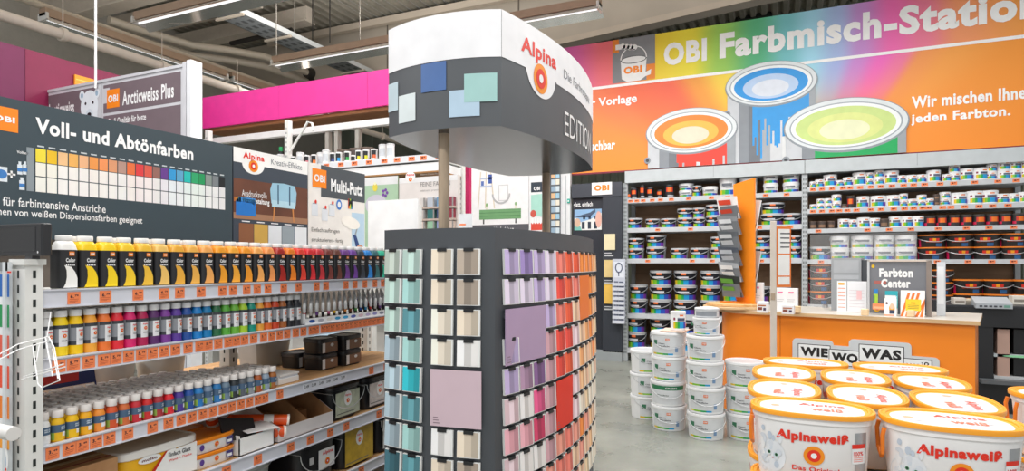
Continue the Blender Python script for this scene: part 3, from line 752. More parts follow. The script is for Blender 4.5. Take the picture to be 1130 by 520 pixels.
def p_molto(b, sx, sy, h):
    y = -sy * .985 - .002
    b.poly([(-.02, .01), (sx * .9, .01), (sx * .9, h - .03), (.02, h - .04), (-.02, h * .6)], y, PAPER)
    b.poly([(-sx * .6, .01), (-.02, .01), (sx * .25, h - .03), (sx * .05, h - .035)], y - .0006, M('c8301c', .5))
    b.poly([(-sx * .45, .01), (.0, .01), (sx * .33, h - .03), (sx * .1, h - .035)], y - .001, PAPER)
    b.ell(-sx * .35, h * .72, sx * .28, .016, y - .0014, WHITE); b.text('molto', -sx * .54, h * .69, -sx * .16, h * .76, y - .002, M('6a1c1c', .5), .03)
    b.text('Einfach Glatt', sx * .12, h * .62, sx * .72, h * .73, y - .002, M('3c3c40', .5), .02)
    b.text('Wand + Decke', sx * .12, h * .5, sx * .75, h * .56, y - .002, RED, .01)
LIDW = M('efece6', .35)
tub('filler_tub', 'yellow tub with white lid and white front label under the craft bottles', 'tub', YEL, LIDW, .178, .11, .168, G(1.755, .14, .566), lidh=.03, printer=p_molto, liddisc=M('e4dccf', .35))
tub('filler_tub', 'yellow tub with white lid set further back at the near end', 'tub', YEL, LIDW, .178, .1, .168, G(1.6, .37, .566), lidh=.03, printer=p_molto)
def p_white(b, sx, sy, h):
    y = -sy * .985 - .0015
    b.ell(-sx * .55, h * .45, .012, .014, y, M('5a3f8c', .5)); alpina_logo(b, 0.01, h * .45, .012, y); b.rect(sx * .5, h * .2, sx * .8, h * .7, y, M('4a3f7a', .5)); b.rect(sx * .55, h * .3, sx * .75, h * .5, y - .0006, WHITE)
ORL = M('f08a1c', .35)
for d, (yy, nm) in enumerate(((.125, 'front'), (.33, 'rear'))):
    for k in range(2):
        tub('putty_tub', 'white tub with orange lid, %s of the %s stack' % (('bottom', 'top')[k], nm), 'tub', WHITE, ORL, .125, .095, .066, G(2.012, yy, .566 + k * .067), group='white tubs with orange lids', printer=p_white, lidh=.014)
# brown cardboard boxes at the near end
def carton(label, x0, x1, y0, y1, z0, h, stripes=True, loc=None):
    t = thing('cardboard_box', label, 'box', G(x0, y0, z0), RZ)
    b = MB(); w = x1 - x0; d = y1 - y0
    b.box(0, w, 0, d, 0, h, CARDB); 
    b.build('box_body', t)
    b = MB(); b.box(-.001, w + .001, d * .44, d * .56, h, h + .001, M('c9b38c', .5)); b.box(-.001, w + .001, d * .2, d * .24, h, h + .001, M('8a3a2a', .6)); b.build('tape', t)
    return t
carton('brown cardboard box with taped top on the near end of the fourth shelf', 1.29, 1.56, .03, .24, .566, .17)
carton('brown cardboard box behind the taped one at the near end', 1.29, 1.56, .26, .46, .566, .19)
# display tray with black sign and orange cartridges
t = thing('cartridge_tray', 'white counter tray with black header card holding orange cartridges', 'display tray', G(2.14, .02, .566), RZ)
b = MB(); w = .22
b.box(0, w, 0, .005, 0, .085, PAPER); b.box(0, .005, 0, .3, 0, .1, PAPER); b.box(w - .005, w, 0, .3, 0, .1, PAPER); b.box(0, w, 0, .3, 0, .005, PAPER); b.box(0, w, .295, .3, 0, .16, PAPER)
b.build('tray_body', t)
b = MB(); b.rings([[(-.07, .02, .09), (.13, .02, .06), (.13, .03, .06), (-.07, .03, .09)], [(-.07, .05, .2), (.13, .05, .155), (.13, .06, .155), (-.07, .06, .2)]], M('241f1f', .45)); b.build('header_card', t)
b = MB(); b.rings([[(.05, .0, .1), (.24, -.02, .085), (.24, -.019, .088), (.05, .001, .103)], [(.05, .1, .125), (.24, .09, .11), (.24, .091, .113), (.05, .101, .128)]], M('e8e4e2', .4)); b.build('flap', t)
def cartridge(label, p, q):
    t = thing('sealant_cartridge', label, 'cartridge', p, 0, 'orange cartridges')
    d = Vector(q) - Vector(p); u = d.normalized()
    b = MB(); b.tube([(0, 0, 0), tuple(d)], .03, M('e8561c', .35), 18); b.build('tube_body', t)
    b = MB(); b.tube([tuple(d * .62), tuple(d * .78)], .0305, PAPER, 18); b.build('label', t)
    b = MB(); b.tube([tuple(d), tuple(d + u * .012)], .0315, M('f3e6da', .4), 18); b.tube([tuple(d + u * .012), tuple(d + u * .0125)], .018, M('c04a1a', .5), 14); b.build('end_cap', t)
cartridge('orange cartridge leaning furthest out of the white tray', G(2.26, .26, .69), G(2.47, .04, .665))
cartridge('orange cartridge lying below the leaning one with pale end', G(2.2, .18, .63), G(2.43, .03, .615))
cartridge('orange cartridge standing tilted at the back of the tray', G(2.2, .25, .62), G(2.1, .16, .76))
cartridge('orange cartridge on the shelf behind the black header card', G(2.28, .29, .66), G(2.2, .2, .78))
cartridge('orange cartridge lying far back behind the open cardboard tray', G(2.45, .38, .68), G(2.62, .33, .74))
# open cardboard tray
t = thing('cardboard_tray', 'open cardboard shelf tray with white outside and sloping sides', 'box', G(2.39, .02, .566), RZ)
b = MB(); w = .42; WC = M('e2dcda', .6)
b.box(0, w, 0, .38, 0, .004, CARDB)
b.rect(0, 0, w, .075, 0, WC); b.face([(w, .004, 0), (0, .004, 0), (0, .004, .075), (w, .004, .075)], CARDB)
for xx, out in ((0, -1), (w, 1), (w * .5, 0)):
    pts = [(.0, 0), (.38, 0), (.38, .19), (.2, .19), (.0, .075)]
    b.face([(xx, y, z) for y, z in pts][::-1], WC if out else CARDB); b.face([(xx + .004 * (1 if out <= 0 else -1), y, z) for y, z in pts], CARDB)
b.box(0, w, .376, .38, 0, .19, CARDB); b.build('tray_body', t)
b = MB(); b.box(.03, .17, .12, .3, .005, .1, CARDB); b.box(.24, .38, .16, .32, .005, .08, CARDB)
b.build('inner_carton', t)
# black rectangular tubs
BLK = M('232326', .35); BLKL = M('2b2b2e', .32); WIRE = M('d4d6d8', .3, .7)
def p_label(c, logo=True, big=False):
    def f(b, sx, sy, h):
        y = -sy * .985 - .002
        x0, x1, z0, z1 = (-sx * .72, sx * .8, h * .1, h * .8) if not big else (-sx * .85, sx * .9, h * .06, h * .84)
        b.rect(x0, z0, x1, z1, y, M(c, .45, 0, .15, 30))
        if logo:
            cx, cz = (x0 + x1) / 2, z1 - (z1 - z0) * .3
            b.ell(cx, cz, .035, .045, y - .0006, WHITE); alpina_logo(b, cx, cz - .014, .014, y - .001); b.text('Alpina', cx - .026, cz + .01, cx + .026, cz + .026, y - .0015, RED, .02)
            b.rect(x0 + .01, z0 + .015, x1 - .05, z0 + .02, y - .001, M('6f6f68', .5))
    return f
tub('black_paint_tub', 'black tub with pale green label and wire handle on the fourth shelf', 'paint bucket', BLK, BLKL, .145, .17, .205, G(2.95, .2, .566), handle=WIRE, printer=p_label('c4cbb4'))
tub('black_paint_tub', 'black tub with grey and pink label at the far end of the fourth shelf', 'paint bucket', BLK, BLKL, .145, .17, .205, G(3.27, .2, .566), handle=WIRE, printer=p_label('d8cfca'))
tub('black_paint_tub', 'black tub with white badge and wire handle on the lowest shelf', 'paint bucket', BLK, BLKL, .165, .18, .245, G(2.7, .2, .256), handle=WIRE, printer=lambda b, sx, sy, h: (b.rect(-.01, h * .3, sx * .75, h * .75, -sy * .985 - .002, WHITE), alpina_logo(b, sx * .37, h * .45, .02, -sy * .985 - .003), b.text('Alpina', .02, h * .6, sx * .65, h * .7, -sy * .985 - .003, RED, .03), b.rect(-sx * .5, h * .5, -sx * .3, h * .66, -sy * .985 - .002, M('c9c9c9', .5))))
tub('black_paint_tub', 'black tub with large gold label on the lowest shelf', 'paint bucket', BLK, BLKL, .155, .18, .275, G(3.05, .2, .256), printer=p_label('c9a426', True, True))
tub('black_paint_tub', 'black tub with white side label beside the gold-labelled one', 'paint bucket', BLK, BLKL, .145, .18, .27, G(3.4, .2, .256), handle=WIRE, printer=p_label('e6e6e2'))
t = thing('paint_bucket', 'large pale grey round bucket on the lowest shelf', 'paint bucket', G(2.26, .22, .256), RZ)
b = MB(); b.lathe([(.165, 0), (.17, .006), (.19, .24)], 40, M('c2c8c6', .4)); b.build('bucket_body', t)
b = MB(); b.lathe([(.193, .232), (.198, .236), (.198, .262), (.19, .27), (.18, .27), (.176, .262)], 40, M('d5dad8', .35)); b.build('lid', t)
b = MB(); b.tube([(.2 * math.cos(a), -.2 * math.sin(a), .23 - .02 * math.sin(a)) for a in [PI * k / 16 for k in range(17)]], .003, WIRE, 6); b.build('handle', t)
for k, (lx, lab) in enumerate(((1.55, 'taped cardboard box hidden low at the near end of the bottom shelf'),)):
    pass
# third shelf, right part
t = thing('paper_stack', 'flat stack of white leaflets beside the last craft bottles', 'paper', G(2.43, .06, .856), RZ)
b = MB(); b.box(0, .15, 0, .2, 0, .03, PAPER, ch=.003); b.box(.004, .147, .006, .19, .03, .042, M('dfe3ea', .6)); b.box(.01, .15, .0, .2, .042, .05, PAPER); b.build('sheets', t)
for (lx, yy, k, w_, lab) in ((2.93, .22, 0, .085, 'bottom black tub of the near stack by the empty shelf'), (2.93, .22, 1, .085, 'top black tub of the near stack by the empty shelf'), (3.13, .2, 0, .09, 'bottom black tub of the far stack on the third shelf'), (3.13, .2, 1, .09, 'top black tub of the far stack on the third shelf'), (2.93, .40, 0, .085, 'lone black tub behind the near stack on the third shelf')):
    tub('black_glaze_tub', lab, 'tub', BLK, BLKL, w_, .075, .095, G(lx, yy, .856 + k * .096), group='small black tubs on the third shelf', printer=lambda b, sx, sy, h: (b.rect(-sx * .5, h * .1, sx * .8, h * .72, -sy * .985 - .0016, M('8d6a52', .5)), b.rect(-sx * .8, h * .1, -sx * .5, h * .72, -sy * .985 - .0016, WHITE), b.ell(sx * .2, h * .55, .015, .01, -sy * .985 - .0022, WHITE)))
# goods of the other side seen through the gap above the third shelf
t = thing('storage_bin', 'grey plastic bin seen through the gap above the empty shelf', 'bin', G(2.87, .62, .86), RZ)
b = MB(); b.lathe([(.13, 0), (.15, .16), (.158, .165), (.158, .175), (.148, .175)], 32, M('b4b8ba', .45), sx=1, sy=.7, ex=5); b.build('bin_body', t)
t = thing('storage_bin', 'pale blue box seen through the gap beside the grey bin', 'bin', G(3.42, .62, .86), RZ)
b = MB(); b.lathe([(.1, 0), (.115, .12), (.122, .124), (.122, .134), (.11, .134)], 32, M('aecbe0', .45), sx=1, sy=.8, ex=6); b.build('bin_body', t)
for (lx, lab) in ((1.92, 'clear-lidded white bucket behind the near craft bottles'), (2.2, 'clear-lidded white bucket behind the middle craft bottles')):
    t = thing('white_bucket', lab, 'bucket', G(lx, .66, .86), RZ, 'white buckets on the far side of the gondola')
    b = MB(); b.lathe([(.1, 0), (.12, .17)], 28, M('d8d8d4', .45)); b.build('bucket_body', t)
    b = MB(); b.lathe([(.123, .165), (.128, .17), (.128, .185), (.12, .19), (.112, .185)], 28, M('e9e9e6', .3)); b.build('lid', t)
t = thing('flat_box', 'dark blue and white printed box in the gap over the craft bottles', 'box', G(1.55, .6, .86), RZ)
b = MB(); b.box(0, .3, 0, .2, 0, .17, M('2a3c78', .5)); b.rect(.03, .03, .27, .08, -.001, WHITE); b.rect(.03, .1, .2, .14, -.001, M('c03a3a', .5)); b.build('box_body', t)

# ================================================================== near end cap: swatch sheet, black display, wire rack, rail
t = thing('swatch_sheet', 'white sheet of blue, green and orange squares on the shelf end', 'swatch sheet', (-2.99, 1.185, 0))
b = MB(); b.box(0, .585, 0, .012, .72, 1.505, M('eceef0', .5)); b.box(.575, .59, -.008, .014, .7, 1.505, M('d4d9dc', .4))
b.box(0, .59, -.006, .0, 1.475, 1.505, M('84888b', .4))
sq = ['1c66b8', '1d9254', 'e0604a', 'e8502c', 'ef8428', 'f2a02c']
X1s = onY(10.5, 0, 1.185)[0] + 2.99
for k, h in enumerate(sq):
    zz = 1.463 - k * .1035
    for j, al in enumerate((h, ('7fb2e0', '5fc090', 'f0a090', 'f2b06a', 'f8c070', 'f6d080')[k], ('284a80', '14603a', '9a3a30', 'a03818', 'b05a18', 'b07018')[k])):
        b.rect(X1s - .075 - j * .1, zz - .076, X1s - j * .1, zz, -.001, M(al, .5))
b.rect(X1s - .02, 1.468, X1s + .012, 1.474, -.001, RED)
b.build('sheet', t)
t = thing('oval_sign', 'grey panel with white oval sticker low on the shelf end', 'sign', (-2.99, 1.18, 0))
b = MB(); b.box(0, .585, 0, .012, .35, .715, M('b9bcc4', .5)); x, z = onY(6, 508, 1.18); b.ell(x + 2.99, z, .018, .042, -.001, WHITE); b.ell(x + 2.985, z - .004, .012, .028, -.0016, M('c4d4e6', .5)); b.ell(x + 2.99, z - .03, .01, .006, -.002, RED); b.build('panel', t)
t = thing('display_screen', 'black flat display box standing on the near end of the shelf', 'display', (-2.965, 1.235, 1.527))
b = MB(); b.box(0, .665, 0, .035, 0, .112, M('26272a', .4), ch=.006); b.rect(.02, .014, .63, .098, -.001, M('101113', .18)); b.rect(.3, .098, .42, .102, -.0012, M('8a8c90', .5)); b.ell(.645, .012, .004, .004, -.0012, M('d8d8d8', .4)); b.build('casing', t)
b = MB(); b.box(.56, .6, .005, .03, -.012, .002, M('3a3b3e', .4)); b.build('stand_foot', t)
t = thing('wire_rack', 'white wire hook rack hanging on the near shelf end', 'wire rack', (-2.4, 1.05, 0))
b = MB()
def wz(px, py, Y=1.12): 
    x, z = onY(px, py, Y); return (x + 2.4, Y - 1.05, z)
for line in (((-10, 396, 1.0), (20, 380, 1.06), (52, 372, 1.16), (56, 345, 1.18)), ((-10, 402, 1.0), (20, 386, 1.06), (56, 376, 1.16)), ((24, 419, 1.12), (72, 405, 1.1)), ((26, 416, 1.14), (70, 402, 1.12)), ((36, 382, 1.14), (42, 424, 1.12), (46, 428, 1.12), (66, 420, 1.1), (60, 384, 1.12), (54, 372, 1.16)), ((50, 372, 1.17), (58, 415, 1.12)), ((44, 378, 1.16), (40, 400, 1.14)), ((58, 385, 1.15), (64, 418, 1.11))):
    b.tube([wz(*p) for p in line], .0018, WHITE, 6)
b.build('wires', t)
t = thing('barrier_rail', 'white round-ended tube rail at the lower left edge', 'rail', (-3.2, 1.0, .9))
x1, z1 = onY(15, 479, 1.0)
b = MB(); b.tube([(0, 0, z1 - .9), (x1 + 3.2 - .02, 0, z1 - .9), (x1 + 3.2 - .004, 0, z1 - .9), (x1 + 3.2, 0, z1 - .9)], .02, M('dcdad6', .4), 16); b.build('rail_tube', t)
b = MB(); b.tube([(.15, .0, z1 - .9), (.15, 0, -.9)], .02, WHITE, 12); b.build('support', t)
# ================================================================== colour stand in the middle: bowed box with a wrap-round header on two wooden poles
class Bow:
    """closed plan of four outward-bowed sides; side 0 = short side facing -y, side 1 = long side facing +x, then the far and the left side"""
    def __init__(s, x0, x1, y0, y1, s0, s1):
        P = [(x0, y0), (x1, y0), (x1, y1), (x0, y1)]
        s.sides = []
        for k in range(4):
            p, q = Vector(P[k]), Vector(P[(k + 1) % 4]); c = (q - p).length; sg = (s0, s1)[k % 2]
            Rr = (c * c / 4 + sg * sg) / (2 * sg); th = math.asin(c / 2 / Rr)
            s.sides.append((p, (q - p) / c, c, sg, Rr, th, 2 * Rr * th))
    def L(s, k): return s.sides[k][6]
    def at(s, k, u, off=0.0):
        p, d, c, sg, Rr, th, L = s.sides[k]
        ph = -th + u / Rr
        al = c / 2 + (Rr + off) * math.sin(ph); out = (Rr + off) * math.cos(ph) - (Rr - sg)
        nrm = Vector((d.y, -d.x)); q = p + d * al + nrm * out
        tg = d * math.cos(ph) - nrm * math.sin(ph)
        return q, math.atan2(tg.y, tg.x)
    def ring(s, z, n=(12, 22), off=0.0):
        r = []
        for k in range(4):
            m = n[k % 2]
            for i in range(m): q = s.at(k, s.L(k) * i / m, off)[0]; r.append((q.x, q.y, z))
        return r
TX, TY = -1.42, 3.08
tw = thing('colour_stand', 'charcoal Alpina colour stand of paint swatch cards with a white and grey header', 'display stand', (TX, TY, 0))
tw['label'] = 'tall charcoal colour swatch stand with white and grey header on wooden poles'
BODY = M('4a4e53', .5, 0, .04, 4)
bw = Bow(-.275, .295, -.735, .745, .042, .085)
b = MB(); b.rings([bw.ring(.0), bw.ring(1.655)], BODY, True, True, topm=BODY); b.build('body', tw, angle=20)
b = MB(); b.rings([bw.ring(0, off=.012), bw.ring(.09, off=.012)], M('2b2d30', .5)); b.build('plinth', tw, angle=20)
for yy in (-.66, .66):
    b = MB(); b.cyl(-.0, yy, 1.655, 2.14, .026, POLEWOOD, 18); b.build('pole', tw)
hd = Bow(-.275, .31, -.70, .68, .062, .09)
HZ0, HZ1 = 2.095, 2.6
b = MB(); HG = M('54585c', .45, 0, .03); UNDER = M('55585b', .2, .25, .03)
b.rings([hd.ring(HZ0), hd.ring(HZ1)], HG, True, True, topm=WHITE); 
n = len(hd.ring(0)); b.m[n] = b.mi(UNDER)
def strip(k, u0, u1, zl, zh, m, off, n=40):
    for i in range(n):
        a = u0 + (u1 - u0) * i / n; c = u0 + (u1 - u0) * (i + 1) / n
        p = hd.at(k, a, off)[0]; q = hd.at(k, c, off)[0]
        la, lc = (zl(a), zl(c)) if callable(zl) else (zl, zl)
        ha, hc = (zh(a), zh(c)) if callable(zh) else (zh, zh)
        b.face([(p.x, p.y, la), (q.x, q.y, lc), (q.x, q.y, hc), (p.x, p.y, ha)], m)
ZB = 2.405; HW = M('f1f1f3', .45)
strip(0, 0, hd.L(0), ZB - .01, HZ1, HW, .002, 14)
U0, RB = .325, .145
def bump(u):
    d = abs(u - U0)
    if d < RB: return min(ZB, ZB + .015 - math.sqrt(RB * RB - d * d) * .92)
    if d < RB + .05: return ZB - .01 + .0
    return ZB - .01
strip(1, 0, hd.L(1), bump, HZ1, HW, .002, 110)
strip(2, 0, hd.L(2), ZB - .01, HZ1, HW, .002, 14); strip(3, 0, hd.L(3), ZB - .01, HZ1, HW, .002, 30)
def hfn(k, off): return lambda u, z: (lambda q: (q.x, q.y, z))(hd.at(k, u, off)[0])
H = HZ1 - HZ0; L0 = hd.L(0)
for (u0, u1, v0, v1, h, o) in ((.0, .13, .23, .49, 'c3d6de', .003), (.14, .32, .10, .35, 'dfe9ea', .0034), (.375, .59, .335, .585, '4a6ea8', .0036), (.615, .845, .09, .32, 'b6cfe2', .004), (.73, .97, .21, .455, 'a2ccc8', .0046)):
    strip(0, u0 * L0, u1 * L0, HZ0 + v0 * H, HZ0 + v1 * H, M(h, .45), o, 6)
f = hfn(1, .0032)
for rr, m, o in ((.07, ALPO, .0034), (.046, RED, .0046), (.02, WHITE, .0058)):
    ff = hfn(1, o); n_ = 40
    ctr = ff(U0 - .015, 2.375); rim = [ff(U0 - .015 + rr * .95 * math.cos(2 * PI * k / n_), 2.375 + rr * math.sin(2 * PI * k / n_)) for k in range(n_)]
    for k in range(n_): b.face([ctr, rim[k], rim[(k + 1) % n_]], m)
b.wrap_text('Alpina', .14, 2.44, .475, 2.532, hfn(1, .0034), RED, .03)
b.wrap_text('Die Farbrezepte', .57, 2.435, 1.12, 2.495, hfn(1, .0034), M('85888c', .5))
b.wrap_text('EDITION', .58, 2.16, 1.17, 2.285, hfn(1, .0034), WHITE, -.006)
b.build('header', tw, angle=20)

# ------------------------------------------------------------------ swatch cards, large sheets
def shade(c, f): return tuple(max(0, min(255, int(v * f + (0 if f < 1 else (f - 1) * 40)))) for v in c)
CW, CH = .104, .113
NAME = [('white', 'f0eeec'), ('cream', 'efe4d2'), ('beige', 'd9cbb8'), ('taupe', 'a89a8c'), ('sage', 'b9c6bc'), ('mint', 'b8d2ca'), ('aqua', '9cc8c4'), ('turquoise', '30b8c4'), ('teal', '5f9aa4'), ('grey-blue', 'a4b8c2'), ('pale blue', 'b4cbd6'), ('dark teal', '3f6c78'), ('lilac', 'b8a8d0'), ('violet', '9480b8'), ('pale lilac', 'd6cce0'), ('mauve', 'a888a4'), ('purple', '7c5a8a'), ('plum', '644668'), ('dusty rose', 'c49aa4'), ('pale pink', 'e8ccd4'), ('pink', 'e6a8b4'), ('hot pink', 'e0588c'), ('crimson', 'c83a64'), ('coral', 'ee7a6c'), ('red', 'e8483c'), ('orange-red', 'ee5a36'), ('orange', 'f08436'), ('pale orange', 'f2aa70'), ('peach', 'f0c4a4'), ('salmon', 'ea9684'), ('apricot', 'f2b688'), ('sand', 'e2c8a4'), ('grey', 'b4b4b2')]
HEXN = dict(NAME)
short = [['sage', 'mint', 'beige', 'taupe'], ['mint', 'aqua', 'beige', 'taupe'], ['mint', 'teal', 'cream', 'beige'], ['grey-blue', 'aqua', 'cream', 'white'], ['pale blue', 'turquoise', None, None], ['grey-blue', 'teal', None, None], ['grey-blue', 'aqua', 'white', 'beige'], ['dark teal', 'teal', 'beige', 'taupe']]
longs = [['lilac', 'violet', 'lilac', 'pale lilac', 'coral', 'orange-red', 'orange-red', 'orange', 'orange', 'orange', 'pale orange', 'apricot'],
 ['pale lilac', 'pale lilac', 'lilac', 'pale lilac', 'red', 'orange-red', 'coral', None, None, 'orange', 'pale orange', 'apricot'],
 [None, None, None, 'lilac', 'coral', 'orange-red', 'peach', None, None, 'orange', 'apricot', 'peach'],
 ['lilac', None, None, 'dusty rose', 'red', 'red', 'pale pink', 'peach', 'pale orange', 'orange', 'apricot', 'sand'],
 ['lilac', 'mauve', 'purple', 'dusty rose', 'red', 'orange-red', 'pale pink', 'pale orange', 'peach', 'apricot', 'orange', 'apricot'],
 ['pale pink', 'white', 'hot pink', 'dusty rose', None, None, 'pale pink', 'apricot', 'peach', 'sand', 'cream', 'peach'],
 ['pink', 'pink', 'crimson', 'dusty rose', None, None, 'pale pink', 'cream', 'sand', 'cream', 'cream', 'cream'],
 ['pale pink', 'white', 'white', 'dusty rose', 'salmon', 'coral', 'salmon', 'orange', 'salmon', 'apricot', 'peach', 'cream'],
 ['white', 'white', 'pale pink', 'salmon', 'coral', 'coral', 'peach', 'salmon', 'peach', 'apricot', 'cream', 'cream'],
 ['pink', 'white', 'pale pink', 'coral', 'salmon', 'salmon', 'salmon', 'peach', 'sand', 'cream', 'cream', 'cream']]
CLIP = M('1c1e20', .4); EDGE = M('eef0ee', .5)
cache = {}
def swatch(nm):
    if nm in cache: return cache[nm]
    c = hexrgb(HEXN[nm])
    t = thing('swatch_card', 'x', 'colour card')
    b = MB(); b.box(-CW / 2, CW / 2, -.014, -.003, -CH, 0, EDGE)
    cols = [shade(c, 1.12), c, shade(c, .88)]
    k3 = random.choice(((0, 1, 2), (1, 0, 2), (0, 2, 1)))
    w3 = (CW - .008) / 3
    for k in range(3): b.rect(-CW / 2 + .001 + k * w3, -CH + .003, -CW / 2 + .001 + (k + 1) * w3, -.003, -.0147, M(cols[k3[k]], .5, 0, .02))
    b.build('card', t)
    b = MB(); b.box(-.022, .022, -.0185, -.004, -.011, .004, CLIP); b.build('clip', t)
    cache[nm] = Proto(t); return cache[nm]
def wpos(k, u, off, z):
    q, a = bw.at(k, u, off); return (TX + q.x, TY + q.y, z), a
Ls, Ll = bw.L(0), bw.L(1)
ztop = 1.563; pz = .131
us = [.022 + CW / 2, .022 + CW / 2 + .117, .022 + CW / 2 + .262, .022 + CW / 2 + .385]
us = [.075, .19, .345, .467]
for i, row in enumerate(short):
    for j, nm in enumerate(row):
        if nm:
            loc, a = wpos(0, us[j], 0, ztop - i * pz)
            o = swatch(nm).put(loc, a, '%s swatch card, %s row down, %s column of the short side' % (nm, ORD[i + 1], ORD[j + 1]), 'swatch cards on the short side of the stand')
            o.rotation_euler = (R(-2.5), 0, a)
pl = (Ll - .06) / 12
for i, row in enumerate(longs):
    for j, nm in enumerate(row):
        if nm:
            loc, a = wpos(1, .045 + pl * (j + .5), 0, ztop - i * pz)
            o = swatch(nm).put(loc, a, '%s swatch card, %s row down, %s column of the long side' % (nm, ORD[i + 1], ORD[j + 1]), 'swatch cards on the long side of the stand')
            o.rotation_euler = (R(-2.5), 0, a + R(-4))
def sheet(label, k, ua, ub, zt, zb, h, lines=True):
    loc, a = wpos(k, (ua + ub) / 2, 0, zb)
    t = thing('colour_sheet', label, 'colour sheet', loc, a); w = ub - ua
    b = MB(); b.box(-w / 2, w / 2, -.016, -.012, 0, zt - zb, M(h, .5, 0, .02))
    if lines:
        for q in range(3): b.rect(-w / 2 + .014, .012 + q * .012, -w / 2 + .014 + .03 - q * .004, .016 + q * .012, -.0166, M('8d7a84', .5))
    b.build('sheet', t)
    b = MB()
    for xx in (-w / 2 + .02, w / 2 - .02): b.box(xx - .008, xx + .008, -.012, .006, zt - zb - .04, zt - zb - .02, BODY); b.box(xx - .008, xx + .008, -.012, .006, .02, .04, BODY)
    b.build('standoff', t)
sheet('large pale pink colour sheet on the short side', 0, .29, .527, ztop - 4 * pz, ztop - 6 * pz + .015, 'd4bcc6')
sheet('large lilac colour sheet on the long side near the corner', 1, .05, .045 + pl * 3 - .004, ztop - 2 * pz, ztop - 4 * pz + .015, 'b49cbc')
sheet('large red colour sheet on the long side', 1, .049 + pl * 4, .045 + pl * 6 - .006, ztop - 5 * pz, ztop - 7 * pz + .015, 'e8321e')
sheet('large orange colour sheet high on the far part of the long side', 1, .049 + pl * 7, .045 + pl * 9 - .006, ztop - 1 * pz, ztop - 3 * pz + .015, 'f07a2a', False)
# ================================================================== back wall: two bays of storage rack (front plane Y = 9.25)
BY = 9.25
PXM = lambda px, Y=BY: onY(px, 0, Y)[0]
def mpp(px, Y=BY):
    dx, dy = ray(px); return Y / dy / F
RK = M('b8bec1', .4); RKB = wood('rack_back_board', (146, 114, 86), (172, 138, 108), .7, (1, 6, 6))
def back_tag():
    b = MB(); b.box(-.036, .036, -.002, 0, -.02, .02, TAGO); b.rect(-.02, -.006, .0, .012, -.0026, M('7a2a1c', .6)); b.rect(.006, .0, .02, .012, -.0026, M('7a2a1c', .6)); return b
def rack(label, x0, x1, levels, tags, left=True, dark=False):
    t = thing('storage_rack', label, 'shelf rack', (x0, BY, 0)); w = x1 - x0
    def up(xx):
        b = MB(); b.box(xx - .035, xx + .035, 0, .06, 0, 2.74, RK); b.box(xx - .03, xx + .03, .54, .6, 0, 2.74, RK)
        z = .12; HM = M('6c7173', .6)
        while z < 2.7:
            b.rect(xx - .02, z, xx - .006, z + .03, -.001, HM); b.rect(xx + .006, z, xx + .02, z + .03, -.001, HM); z += .06
        b.build('upright', t)
    if left: up(0)
    up(w)
    b = MB(); b.box(.03, w - .03, .6, .615, .1, 2.74, RKB); b.build('back_board', t)
    b = MB(); b.box(.0, w, -.03, .6, 2.74, 2.755, RK); b.box(.0, w - .004, -.035, -.02, 2.735, 2.915, M('c3cacd', .45)); b.box(-.003, .004, -.037, -.03, 2.735, 2.915, M('6c7173', .5)); b.box(w * .52, w * .52 + .006, -.037, -.03, 2.76, 2.915, M('9aa1a4', .5)); b.build('fascia_board', t)
    tp = None
    for (z, hh), tg in zip(levels, tags):
        b = MB(); b.box(.035, w - .035, .0, .56, z - hh, z, RK); sh = b.build('shelf_board', t)
        b = MB(); b.box(.035, w - .035, -.012, -.002, z - hh, z + .004, M('c6cace', .4)); b.build('price_rail', sh)
        for p in tg:
            X = PXM(p)
            if tp is None: tp = back_tag().build('price_tag', sh); o = tp
            else: o = tp.copy(); C.objects.link(o); o.parent = sh
            o.location = (X - x0, -.0125, z - hh / 2)
    return t
XA, XB, XC = PXM(690), PXM(888), PXM(888) + 2.49
LV1 = [(2.49, .065), (2.04, .065), (1.57, .065), (.73, .065), (.2, .07)]
LV2 = [(2.54, .06), (2.24, .06), (1.97, .055), (1.55, .055), (.94, .06), (.2, .07)]
rack('grey storage rack bay with rainbow buckets, left half of the back wall', XA, XB, LV1, [(696, 703, 710, 720, 729, 741, 760, 785, 803, 845, 868), (726, 762, 838, 872), (715, 764, 786, 840, 870), (), ()])
rack('grey storage rack bay with rows of small rainbow cans, right half of the back wall', XB, XC, LV2, [(897, 907, 918, 930, 938, 949, 961, 972, 984, 997, 1008, 1020, 1037, 1052, 1075, 1101, 1121), (897, 907, 918, 926, 935, 945, 961, 972, 986, 998, 1008, 1018, 1025, 1040, 1049, 1064, 1080, 1095, 1112), (903, 957, 981, 1005, 1035, 1066, 1091, 1118), (906, 1034, 1068, 1094, 1118), (1057, 1087, 1117), ()], left=False)

